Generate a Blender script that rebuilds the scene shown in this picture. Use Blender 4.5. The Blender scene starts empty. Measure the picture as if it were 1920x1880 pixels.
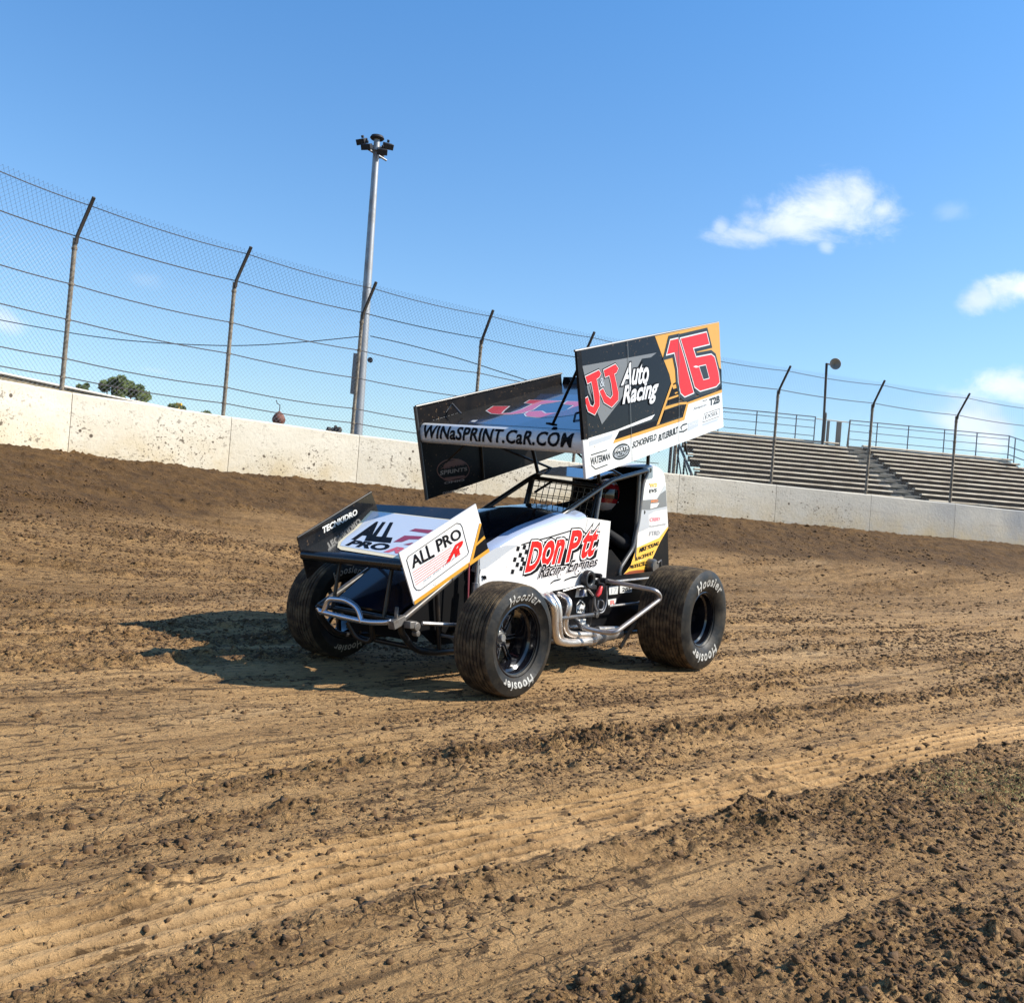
import bpy, math, random
import numpy as np
from mathutils import Vector, Matrix
rnd = random.Random(7)
R = math.radians
C = bpy.context.scene.collection
SC = bpy.context.scene

# ------------------------------------------------------------------ camera
FOC, PITCH, ROLL, CAMH = 1791.0, R(0.81), R(4.81), 1.05      # focal length in pixels of the 1920 wide photograph
cam = bpy.data.objects.new('camera', bpy.data.cameras.new('camera'))
C.objects.link(cam)
cam.data.sensor_width = 36.0
cam.data.lens = FOC / 1920 * 36
cam.data.clip_start = 0.05
cam.data.clip_end = 3000
cam.matrix_world = Matrix.Translation((0, 0, CAMH)) @ Matrix.Rotation(R(90) + PITCH, 4, 'X') @ Matrix.Rotation(ROLL, 4, 'Z')
SC.camera = cam

# ------------------------------------------------------------------ light
SUN = Vector((1.17, -0.03, 1.0)).normalized()
sun = bpy.data.objects.new('sun', bpy.data.lights.new('sun', 'SUN'))
C.objects.link(sun)
sun.data.energy = 5.0
sun.data.angle = R(0.5)
sun.data.color = (1.0, 0.93, 0.82)
sun.rotation_euler = SUN.to_track_quat('Z', 'Y').to_euler()
SC.view_settings.view_transform = 'Standard'
SC.view_settings.look = 'None'
SC.view_settings.exposure = 0.8
SC.view_settings.gamma = 1.0

# ------------------------------------------------------------------ rays through the photograph (used to measure shapes)
CAR = (0.80, 7.77); YAW = R(-127.7)
def ray(x, y):
    X, Y = x - 960, y - 940
    cr, sr = math.cos(ROLL), math.sin(ROLL)
    a = X * cr + Y * sr; b = -X * sr + Y * cr
    r = a / FOC; u = -b / FOC
    cp, sp = math.cos(PITCH), math.sin(PITCH)
    return np.array([0, 0, CAMH]), np.array([r, cp - u * sp, sp + u * cp])
def at(x, y, depth):
    o, d = ray(x, y); return o + d * depth / d[1]
def cray(x, y):
    o, d = ray(x, y)
    o = o - np.array([CAR[0], CAR[1], 0])
    f = np.array([math.cos(YAW), math.sin(YAW), 0]); l = np.array([-math.sin(YAW), math.cos(YAW), 0])
    g = lambda v: np.array([v @ f, v @ l, v[2]])
    return g(o), g(d)
def onY(x, y, Y):
    o, d = cray(x, y); return o + d * (Y - o[1]) / d[1]
def onX(x, y, X):
    o, d = cray(x, y); return o + d * (X - o[0]) / d[0]
def onP(x, y, P, N):
    o, d = cray(x, y); P = np.array(P); N = np.array(N)
    return o + d * ((P - o) @ N) / (d @ N)

# ------------------------------------------------------------------ world: sky and clouds
w = bpy.data.worlds.new('World'); SC.world = w; w.use_nodes = True
nt = w.node_tree; nt.nodes.clear()
def N(nt, t, **k):
    n = nt.nodes.new(t)
    for a, b in k.items():
        setattr(n, a, b)
    return n
def math_(nt, op, a, b=None, c=None, clamp=False):
    n = N(nt, 'ShaderNodeMath', operation=op); n.use_clamp = clamp
    for i, v in enumerate((a, b, c)):
        if v is None: continue
        if isinstance(v, (int, float)): n.inputs[i].default_value = v
        else: nt.links.new(v, n.inputs[i])
    return n.outputs[0]
sky = N(nt, 'ShaderNodeTexSky', sky_type='NISHITA')
sky.sun_disc = False
sky.sun_elevation = R(40.5)
sky.sun_rotation = R(91.5)
sky.air_density = 1.0; sky.dust_density = 0.6; sky.ozone_density = 2.2; sky.altitude = 0
tc = N(nt, 'ShaderNodeTexCoord')
sep = N(nt, 'ShaderNodeSeparateXYZ'); nt.links.new(tc.outputs['Generated'], sep.inputs[0])
yy = math_(nt, 'MAXIMUM', sep.outputs[1], 0.05)
uu = math_(nt, 'DIVIDE', sep.outputs[0], yy); ww = math_(nt, 'DIVIDE', sep.outputs[2], yy)
cmb = N(nt, 'ShaderNodeCombineXYZ'); nt.links.new(uu, cmb.inputs[0])
nt.links.new(math_(nt, 'MULTIPLY', ww, 1.5), cmb.inputs[1])
nz = N(nt, 'ShaderNodeTexNoise'); nz.inputs['Scale'].default_value = 12; nz.inputs['Detail'].default_value = 10
nz.inputs['Roughness'].default_value = 0.66; nz.inputs['Distortion'].default_value = 0.35
nt.links.new(cmb.outputs[0], nz.inputs['Vector'])
nzv = math_(nt, 'MULTIPLY', math_(nt, 'SUBTRACT', nz.outputs['Fac'], 0.5), 2.4)
total = None
for (px, py, a, b, rot, amp) in [(1560, 388, 108, 52, 10, 1.0), (1608, 374, 56, 44, 20, 1.0), (1655, 395, 38, 36, 0, .8), (1480, 428, 95, 32, 12, .95), (1405, 444, 72, 20, 6, .85),
                                 (1352, 428, 18, 20, 0, .6), (1548, 462, 16, 12, 0, .5), (1905, 540, 62, 30, 25, 1.), (1835, 562, 38, 26, 30, .85), (1900, 722, 70, 34, 5, 1.0),
                                 (1815, 780, 72, 58, -15, .85), (1860, 810, 40, 40, 0, .9), (1785, 396, 34, 20, 10, .17), (8, 600, 44, 22, -15, .7), (272, 525, 34, 16, 0, .13), (290, 695, 30, 6, 0, .2)]:
    o, d = ray(px, py); cu, cw = d[0] / d[1], d[2] / d[1]
    th = -ROLL + R(rot); ca, sa = math.cos(th), math.sin(th)
    du = math_(nt, 'SUBTRACT', uu, cu); dw = math_(nt, 'SUBTRACT', ww, cw)
    e1 = math_(nt, 'MULTIPLY', math_(nt, 'ADD', math_(nt, 'MULTIPLY', du, ca), math_(nt, 'MULTIPLY', dw, sa)), FOC / a / 1.25)
    e2 = math_(nt, 'MULTIPLY', math_(nt, 'SUBTRACT', math_(nt, 'MULTIPLY', dw, ca), math_(nt, 'MULTIPLY', du, sa)), FOC / b / 1.25)
    dd = math_(nt, 'SQRT', math_(nt, 'ADD', math_(nt, 'MULTIPLY', e1, e1), math_(nt, 'MULTIPLY', e2, e2)))
    v = math_(nt, 'ADD', math_(nt, 'SUBTRACT', 1.0, dd), nzv)
    mr = N(nt, 'ShaderNodeMapRange', interpolation_type='SMOOTHSTEP'); nt.links.new(v, mr.inputs[0])
    mr.inputs[1].default_value = -0.12; mr.inputs[2].default_value = 0.95; mr.inputs[4].default_value = amp
    # noise alone may not raise a cloud far from its centre
    lim = N(nt, 'ShaderNodeMapRange', interpolation_type='SMOOTHSTEP'); nt.links.new(dd, lim.inputs[0])
    lim.inputs[1].default_value = .9; lim.inputs[2].default_value = 1.9; lim.inputs[3].default_value = 1; lim.inputs[4].default_value = 0
    v = math_(nt, 'MULTIPLY', mr.outputs[0], lim.outputs[0])
    total = v if total is None else math_(nt, 'MAXIMUM', total, v)
front = math_(nt, 'GREATER_THAN', sep.outputs[1], 0.1)
total = math_(nt, 'MULTIPLY', math_(nt, 'MULTIPLY', total, front), 0.84)
tint = N(nt, 'ShaderNodeMix', data_type='RGBA', blend_type='MULTIPLY'); tint.inputs[0].default_value = 1
nt.links.new(sky.outputs[0], tint.inputs[6]); 
el_ = N(nt, 'ShaderNodeMapRange'); nt.links.new(sep.outputs[2], el_.inputs[0]); el_.inputs[1].default_value = .02; el_.inputs[2].default_value = .50
tc2 = N(nt, 'ShaderNodeMix', data_type='RGBA'); nt.links.new(el_.outputs[0], tc2.inputs[0])
tc2.inputs[6].default_value = (1.02, 1.09, 1.12, 1); tc2.inputs[7].default_value = (.62, 1.10, 1.42, 1)
nt.links.new(tc2.outputs[2], tint.inputs[7])
mx = N(nt, 'ShaderNodeMix', data_type='RGBA')
nt.links.new(total, mx.inputs[0]); nt.links.new(tint.outputs[2], mx.inputs[6]); 
nz2 = N(nt, 'ShaderNodeTexNoise'); nz2.inputs['Scale'].default_value = 16; nz2.inputs['Detail'].default_value = 6; nt.links.new(cmb.outputs[0], nz2.inputs['Vector'])
cr_ = N(nt, 'ShaderNodeMapRange'); nt.links.new(nz2.outputs['Fac'], cr_.inputs[0]); cr_.inputs[1].default_value = .40; cr_.inputs[2].default_value = .62
cc_ = N(nt, 'ShaderNodeMix', data_type='RGBA'); nt.links.new(cr_.outputs[0], cc_.inputs[0]); cc_.inputs[6].default_value = (7.2, 7.5, 8.2, 1); cc_.inputs[7].default_value = (5.6, 6.2, 7.4, 1)
nt.links.new(cc_.outputs[2], mx.inputs[7])
bg = N(nt, 'ShaderNodeBackground'); bg.inputs[1].default_value = 0.094
nt.links.new(mx.outputs[2], bg.inputs[0])
out = N(nt, 'ShaderNodeOutputWorld'); nt.links.new(bg.outputs[0], out.inputs[0])

# ------------------------------------------------------------------ tags and mesh helpers
def tag(o, label=None, cat=None, group=None, kind=None):
    if label: o['label'] = label
    if cat: o['category'] = cat
    if group: o['group'] = group
    if kind: o['kind'] = kind
    return o
def empty(name, loc, rz=0.0):
    o = bpy.data.objects.new(name, None); C.objects.link(o)
    o.location = loc; o.rotation_euler = (0, 0, rz); o.empty_display_size = 0.3
    return o
def fillet(pts, rad, n=5):
    P = [Vector(p) for p in pts]; out = [P[0]]
    for i in range(1, len(P) - 1):
        a = P[i - 1] - P[i]; b = P[i + 1] - P[i]
        r = min(rad, a.length * .48, b.length * .48)
        p0 = P[i] + a.normalized() * r; p2 = P[i] + b.normalized() * r
        for k in range(n + 1):
            t = k / n
            out.append(p0 * (1 - t) ** 2 + P[i] * 2 * t * (1 - t) + p2 * t * t)
    out.append(P[-1]); return out
class MB:
    def __init__(s): s.v = []; s.f = []; s.m = []; s.g = []
    def add(s, v, f, m=0):
        o = len(s.v); s.g.append((o, len(s.f))); s.v += [tuple(map(float, p)) for p in v]
        s.f += [tuple(o + i for i in q) for q in f]
        s.m += [m] * len(f) if isinstance(m, int) else list(m)
        return s
    def tube(s, pts, r, n=10, m=0, caps=True, closed=False):
        P = [Vector(p) for p in pts]; k = len(P)
        rr = r if hasattr(r, '__len__') else [r] * k
        V = []; up = None
        for i in range(k):
            if closed: t = P[(i + 1) % k] - P[i - 1]
            else: t = P[min(i + 1, k - 1)] - P[max(i - 1, 0)]
            t = t.normalized() if t.length > 1e-9 else Vector((0, 0, 1))
            if up is None:
                up = Vector((0, 0, 1)) if abs(t.z) < .9 else Vector((1, 0, 0))
            up = (up - t * up.dot(t)); up = up.normalized() if up.length > 1e-6 else t.orthogonal().normalized()
            sd = t.cross(up)
            for j in range(n):
                a = 2 * math.pi * j / n
                V.append(P[i] + (up * math.cos(a) + sd * math.sin(a)) * rr[i])
        F = []
        for i in range(k if closed else k - 1):
            i2 = (i + 1) % k
            for j in range(n):
                j2 = (j + 1) % n
                F.append((i * n + j, i * n + j2, i2 * n + j2, i2 * n + j))
        if caps and not closed:
            F.append(tuple(range(n))[::-1]); F.append(tuple((k - 1) * n + j for j in range(n)))
        return s.add(V, F, m)
    def pipe(s, pts, r, rad=.05, n=10, m=0): return s.tube(fillet(pts, rad), r, n, m)
    def box(s, c, d, m=0, rot=None):
        x, y, z = [q / 2 for q in d]
        V = [Vector((a * x, b * y, e * z)) for e in (-1, 1) for b in (-1, 1) for a in (-1, 1)]
        if rot is not None: V = [rot @ p for p in V]
        V = [p + Vector(c) for p in V]
        return s.add(V, [(0, 2, 3, 1), (4, 5, 7, 6), (0, 1, 5, 4), (2, 6, 7, 3), (0, 4, 6, 2), (1, 3, 7, 5)], m)
    def prism(s, poly, off, m=0):
        P = [Vector(p) for p in poly]; o = Vector(off); n = len(P)
        V = P + [p + o for p in P]
        F = [tuple(range(n)), tuple(range(2 * n - 1, n - 1, -1))] + [(i, i + n, (i + 1) % n + n, (i + 1) % n) for i in range(n)]
        return s.add(V, F, m)
    def poly(s, pts, m=0): return s.add(pts, [tuple(range(len(pts)))], m)
    def lathe(s, prof, c, n=48, m=0, ax='Y', closed=False):
        V = []; k = len(prof)
        for (r, y) in prof:
            for j in range(n):
                a = 2 * math.pi * j / n
                if ax == 'Y': V.append((c[0] + r * math.cos(a), c[1] + y, c[2] + r * math.sin(a)))
                elif ax == 'Z': V.append((c[0] + r * math.cos(a), c[1] + r * math.sin(a), c[2] + y))
                else: V.append((c[0] + y, c[1] + r * math.cos(a), c[2] + r * math.sin(a)))
        F = []; mm = []
        for i in range(k - 1):
            for j in range(n):
                F.append((i * n + j, (i + 1) * n + j, (i + 1) * n + (j + 1) % n, i * n + (j + 1) % n))
                mm.append(m if isinstance(m, int) else m[i])
        return s.add(V, F, mm)
    def grid(s, rows, m=0):
        k = len(rows[0]); V = [p for r in rows for p in r]
        F = [(i * k + j, i * k + j + 1, (i + 1) * k + j + 1, (i + 1) * k + j) for i in range(len(rows) - 1) for j in range(k - 1)]
        if not isinstance(m, int): m = [m[i] for i in range(len(rows) - 1) for j in range(k - 1)]
        return s.add(V, F, m)
    def build_each(s, name, mats, parent=None, **k):
        for i, (a, fa) in enumerate(s.g):
            b, fb_ = s.g[i + 1] if i + 1 < len(s.g) else (len(s.v), len(s.f))
            q = MB(); q.v = s.v[a:b]; q.f = [tuple(x - a for x in f) for f in s.f[fa:fb_]]; q.m = s.m[fa:fb_]
            o = q.build(name, mats, parent, **k)
        return o
    def build(s, name, mats, parent=None, smooth=40, bevel=0):
        me = bpy.data.meshes.new(name); me.from_pydata(s.v, [], s.f)
        mats = mats if isinstance(mats, (list, tuple)) else [mats]
        for q in mats: me.materials.append(q)
        me.polygons.foreach_set('material_index', s.m)
        me.polygons.foreach_set('use_smooth', [True] * len(s.f))
        me.set_sharp_from_angle(angle=R(smooth))
        me.update()
        o = bpy.data.objects.new(name, me); C.objects.link(o)
        if parent: o.parent = parent
        if bevel:
            b = o.modifiers.new('bevel', 'BEVEL'); b.width = bevel; b.segments = 2; b.limit_method = 'ANGLE'
        return o

# ------------------------------------------------------------------ materials
MT = {}
def mat(name, col, rough=.5, metal=0., coat=0., dirt=None, dirt_amt=.0, dirt_scale=6., bump=0., bump_scale=60., spec=None):
    if spec is None: spec = .18 if max(col) < .05 and not metal else .45
    m = bpy.data.materials.new(name); m.use_nodes = True; t = m.node_tree
    b = t.nodes['Principled BSDF']
    b.inputs['Base Color'].default_value = (*col, 1); b.inputs['Roughness'].default_value = rough
    b.inputs['Metallic'].default_value = metal; b.inputs['Coat Weight'].default_value = coat
    b.inputs['Coat Roughness'].default_value = .05
    b.inputs['Specular IOR Level'].default_value = spec
    co = N(t, 'ShaderNodeTexCoord')
    if dirt:
        n1 = N(t, 'ShaderNodeTexNoise'); n1.inputs['Scale'].default_value = dirt_scale; n1.inputs['Detail'].default_value = 8
        n1.inputs['Roughness'].default_value = .65
        t.links.new(co.outputs['Object'], n1.inputs['Vector'])
        mr = N(t, 'ShaderNodeMapRange'); t.links.new(n1.outputs['Fac'], mr.inputs[0])
        mr.inputs[1].default_value = .42; mr.inputs[2].default_value = .75; mr.inputs[4].default_value = dirt_amt
        mx = N(t, 'ShaderNodeMix', data_type='RGBA'); t.links.new(mr.outputs[0], mx.inputs[0])
        mx.inputs[6].default_value = (*col, 1); mx.inputs[7].default_value = (*dirt, 1)
        t.links.new(mx.outputs[2], b.inputs['Base Color'])
        r2 = math_(t, 'ADD', math_(t, 'MULTIPLY', mr.outputs[0], .6), rough, clamp=True)
        t.links.new(r2, b.inputs['Roughness'])
    if bump:
        n2 = N(t, 'ShaderNodeTexNoise'); n2.inputs['Scale'].default_value = bump_scale; n2.inputs['Detail'].default_value = 5
        t.links.new(co.outputs['Object'], n2.inputs['Vector'])
        bp = N(t, 'ShaderNodeBump'); bp.inputs['Strength'].default_value = bump; bp.inputs['Distance'].default_value = .01
        t.links.new(n2.outputs['Fac'], bp.inputs['Height']); t.links.new(bp.outputs[0], b.inputs['Normal'])
    if name in ('white_wrap', 'black_gloss_paint', 'board_black', 'black_satin', 'black_lettering', 'gold_wrap', 'red_wrap', 'grey_wrap'):
        n3 = N(t, 'ShaderNodeTexNoise'); n3.inputs['Scale'].default_value = 55; n3.inputs['Detail'].default_value = 3; t.links.new(co.outputs['Object'], n3.inputs['Vector'])
        n4 = N(t, 'ShaderNodeTexNoise'); n4.inputs['Scale'].default_value = 2.5; n4.inputs['Detail'].default_value = 4; t.links.new(co.outputs['Object'], n4.inputs['Vector'])
        a_ = N(t, 'ShaderNodeMapRange'); t.links.new(n3.outputs['Fac'], a_.inputs[0]); a_.inputs[1].default_value = .66; a_.inputs[2].default_value = .70
        b_ = N(t, 'ShaderNodeMapRange'); t.links.new(n4.outputs['Fac'], b_.inputs[0]); b_.inputs[1].default_value = .40; b_.inputs[2].default_value = .62
        f_ = math_(t, 'MULTIPLY', math_(t, 'MULTIPLY', a_.outputs[0], b_.outputs[0]), .75)
        m2 = N(t, 'ShaderNodeMix', data_type='RGBA'); t.links.new(f_, m2.inputs[0]); src = b.inputs['Base Color']
        if src.is_linked: t.links.new(src.links[0].from_socket, m2.inputs[6])
        else: m2.inputs[6].default_value = (*col, 1)
        m2.inputs[7].default_value = (.16, .10, .055, 1)
        t.links.new(m2.outputs[2], src)
    MT[name] = m
    return m
DUST = (.30, .20, .11)
BLACK = mat('black_gloss_paint', (.006, .006, .007), .16, coat=.45, dirt=DUST, dirt_amt=.06, dirt_scale=4)
BLACKM = mat('black_satin', (.006, .006, .007), .4, dirt=DUST, dirt_amt=.03, dirt_scale=9, spec=.07)
INNER = mat('black_interior', (.004, .004, .0045), .7, spec=.08)
WHITE = mat('white_wrap', (.57, .57, .57), .22, coat=.5, dirt=(.55, .45, .33), dirt_amt=.22, dirt_scale=5)
NAVY = mat('navy_gloss', (.010, .024, .070), .14, coat=.55)
GOLD = mat('gold_wrap', (.50, .25, .028), .35, coat=.15, spec=.25)
RED = mat('red_wrap', (.52, .007, .007), .35, coat=.12, spec=.2)
PINK = mat('rose_wrap', (.62, .045, .065), .25, coat=.8)
GREY = mat('grey_wrap', (.13, .135, .14), .35, coat=.15, spec=.25)
LGREY = mat('light_grey_wrap', (.36, .38, .41), .3, coat=.5)
INK = mat('black_lettering', (.006, .006, .008), .4, spec=.06)
WINK = mat('white_lettering', (.58, .58, .56), .35)
FADE = mat('faded_lettering', (.20, .17, .15), .5)
TUBE = mat('black_frame_tube', (.011, .011, .012), .32, coat=.25, dirt=DUST, dirt_amt=.12, dirt_scale=12)
GTUBE = mat('grey_sunlit_tube', (.060, .063, .067), .3, metal=.2, coat=.35, dirt=DUST, dirt_amt=.3, dirt_scale=12)  # paler tube tone, sunlight put into the colour on cage and front rails
ALU = mat('brushed_metal', (.40, .40, .40), .32, metal=.85, dirt=(.10, .07, .045), dirt_amt=.75, dirt_scale=14)
CHROME = mat('header_steel', (.62, .60, .58), .26, metal=.9, dirt=(.40, .27, .16), dirt_amt=.35, dirt_scale=7)
RUB = mat('rubber_sidewall', (.011, .011, .011), .42, dirt=(.09, .07, .045), dirt_amt=.4, dirt_scale=9, bump=.15, bump_scale=40)
TREAD = mat('rubber_tread', (.036, .026, .017), .8, dirt=(.20, .145, .085), dirt_amt=.8, dirt_scale=16, bump=.5, bump_scale=90)
RIMB = mat('black_rim', (.008, .008, .011), .16, coat=.8)
SUIT = mat('racing_suit', (.012, .012, .014), .8, bump=.4, bump_scale=25)
HELM = mat('helmet_red', (.24, .010, .016), .15, coat=1.)
VISOR = mat('helmet_visor', (.01, .01, .012), .05, coat=1.)
SKIN = mat('skin', (.45, .26, .18), .5)

# ------------------------------------------------------------------ lettering
_tc = {}
def glyphs(s, shear=0., offset=0., spacing=1.):
    key = (s, shear, offset, spacing)
    if key in _tc: return _tc[key]
    cu = bpy.data.curves.new('t', 'FONT'); cu.body = s; cu.shear = shear; cu.offset = offset; cu.space_character = spacing
    cu.resolution_u = 3; cu.fill_mode = 'FRONT'
    o = bpy.data.objects.new('t', cu); C.objects.link(o)
    dg = bpy.context.evaluated_depsgraph_get(); dg.update()
    me = bpy.data.meshes.new_from_object(o.evaluated_get(dg))
    v = np.array([(q.co.x, q.co.y) for q in me.vertices]); f = [tuple(p.vertices) for p in me.polygons]
    bpy.data.objects.remove(o); bpy.data.curves.remove(cu); bpy.data.meshes.remove(me)
    _tc[key] = (v, f); return v, f
def text(mb, s, quad, nrm, lift, m, shear=0., offset=0., spacing=1., outline=()):
    """quad: bottom-left, bottom-right, top-right, top-left in car space"""
    q = [np.array(p) for p in quad]; nrm = np.array(nrm)
    v0, f0 = glyphs(s, shear, 0., spacing)
    lo, hi = v0.min(0), v0.max(0)
    layers = [(offset, m, lift)] + [(o, mm, lift - .0009 * (i + 1)) for i, (o, mm) in enumerate(outline)]
    for off, mm, lf in layers:
        v, f = glyphs(s, shear, off, spacing)
        a = (v - lo) / (hi - lo)
        P = [(q[0] * (1 - x) * (1 - y) + q[1] * x * (1 - y) + q[2] * x * y + q[3] * (1 - x) * y) + nrm * lf for x, y in a]
        mb.add(P, f, mm)
def cut_rows(v, f, n):
    import bmesh
    bm = bmesh.new(); vs_ = [bm.verts.new((x, y, 0)) for x, y in v]
    for q in f:
        try: bm.faces.new([vs_[i] for i in q])
        except ValueError: pass
    for k in range(1, n):
        y = v[:, 1].min() + (v[:, 1].max() - v[:, 1].min()) * k / n
        bmesh.ops.bisect_plane(bm, geom=bm.verts[:] + bm.edges[:] + bm.faces[:], plane_co=(0, y, 0), plane_no=(0, 1, 0))
    bm.verts.index_update()
    r = np.array([(q.co.x, q.co.y) for q in bm.verts]), [tuple(w.index for w in q.verts) for q in bm.faces]
    bm.free(); return r
def grow(pts, n, d):
    P = [Vector(p) for p in pts]; n = Vector(n).normalized(); k = len(P)
    A = Vector((0, 0, 0))
    for i in range(k): A += P[i].cross(P[(i + 1) % k])
    sg = 1 if A.dot(n) > 0 else -1
    out = []
    for i in range(k):
        e1 = (P[i] - P[i - 1]).normalized(); e2 = (P[(i + 1) % k] - P[i]).normalized()
        n1 = e1.cross(n) * sg; n2 = e2.cross(n) * sg
        b = (n1 + n2); L = b.length
        b = b / L if L > 1e-6 else n1
        c = max(.45, b.dot(n1))
        out.append(P[i] + b * (d / c))
    return out
def field(mb, pts, n, lift, m, g=0.):
    if g: pts = grow(pts, n, g)
    nn = Vector(n).normalized()
    mb.poly([Vector(p) + nn * lift for p in pts], m)
def stroke(mb, pts, n, lift, wd, m, closed=False):
    P = [Vector(p) for p in pts]; nn = Vector(n).normalized()
    if closed: P.append(P[0])
    for a, b in zip(P[:-1], P[1:]):
        e = (b - a).normalized(); sd = e.cross(nn) * wd / 2; x = e * wd * .3
        mb.poly([a + sd - x + nn * lift, b + sd + x + nn * lift, b - sd + x + nn * lift, a - sd - x + nn * lift], m)

# ------------------------------------------------------------------ noise in numpy
def _h(ix, iy, s):
    n = (ix.astype(np.int64) * 374761393 + iy.astype(np.int64) * 668265263 + s * 1442695041) & 0xffffffff
    n = ((n ^ (n >> 13)) * 1274126177) & 0xffffffff
    return ((n ^ (n >> 16)) & 0xffff) / 65535.0
def vn(x, y, s=0):
    ix, iy = np.floor(x), np.floor(y); fx, fy = x - ix, y - iy
    fx = fx * fx * (3 - 2 * fx); fy = fy * fy * (3 - 2 * fy)
    a, b, c, d = _h(ix, iy, s), _h(ix + 1, iy, s), _h(ix, iy + 1, s), _h(ix + 1, iy + 1, s)
    return (a * (1 - fx) + b * fx) * (1 - fy) + (c * (1 - fx) + d * fx) * fy
def fbm(x, y, o=4, s=0, g=.5):
    t = 0; a = 1; z = 0
    for i in range(o):
        t = t + a * vn(x, y, s + i * 17); z += a; a *= g; x = x * 2.03 + 5.1; y = y * 2.03 + 1.7
    return t / z
def sst(a, b, x):
    t = np.clip((x - a) / (b - a), 0, 1); return t * t * (3 - 2 * t)

# ------------------------------------------------------------------ wall path (ground plan, metres)
WP = [(-15.2, -6.0), (-14.3, -.5), (-13.1, 4.4), (-11.6, 8.3), (-10.3, 11.6), (-8.98, 14.2), (-7.90, 16.56), (-5.83, 19.0), (-3.61, 21.13), (-1.02, 23.05), (1.54, 24.63), (4.36, 25.95),
      (7.34, 27.12), (10.45, 28.19), (13.42, 29.2), (16.5, 30.35), (19.5, 31.6), (22.4, 33.0), (25.2, 34.5), (40, 43), (70, 62)]
WP = np.array(WP)
WBASE, WHGT = 1.46, 1.08
def wall_dist(x, y):
    """signed distance to the wall line: positive on the track side"""
    best = np.full(x.shape, 1e9); sg = np.ones(x.shape)
    for (ax, ay), (bx, by) in zip(WP[:-1], WP[1:]):
        ex, ey = bx - ax, by - ay; L2 = ex * ex + ey * ey
        t = np.clip(((x - ax) * ex + (y - ay) * ey) / L2, 0, 1)
        d = np.hypot(x - ax - t * ex, y - ay - t * ey)
        c = ex * (y - ay) - ey * (x - ax)
        k = d < best
        best = np.where(k, d, best); sg = np.where(k, np.where(c > 0, -1., 1.), sg)
    return best * sg
def tcoord(x, y): return -x * .67 + y * .742       # across the racing line
def scoord(x, y): return x * .742 + y * .67
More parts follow.
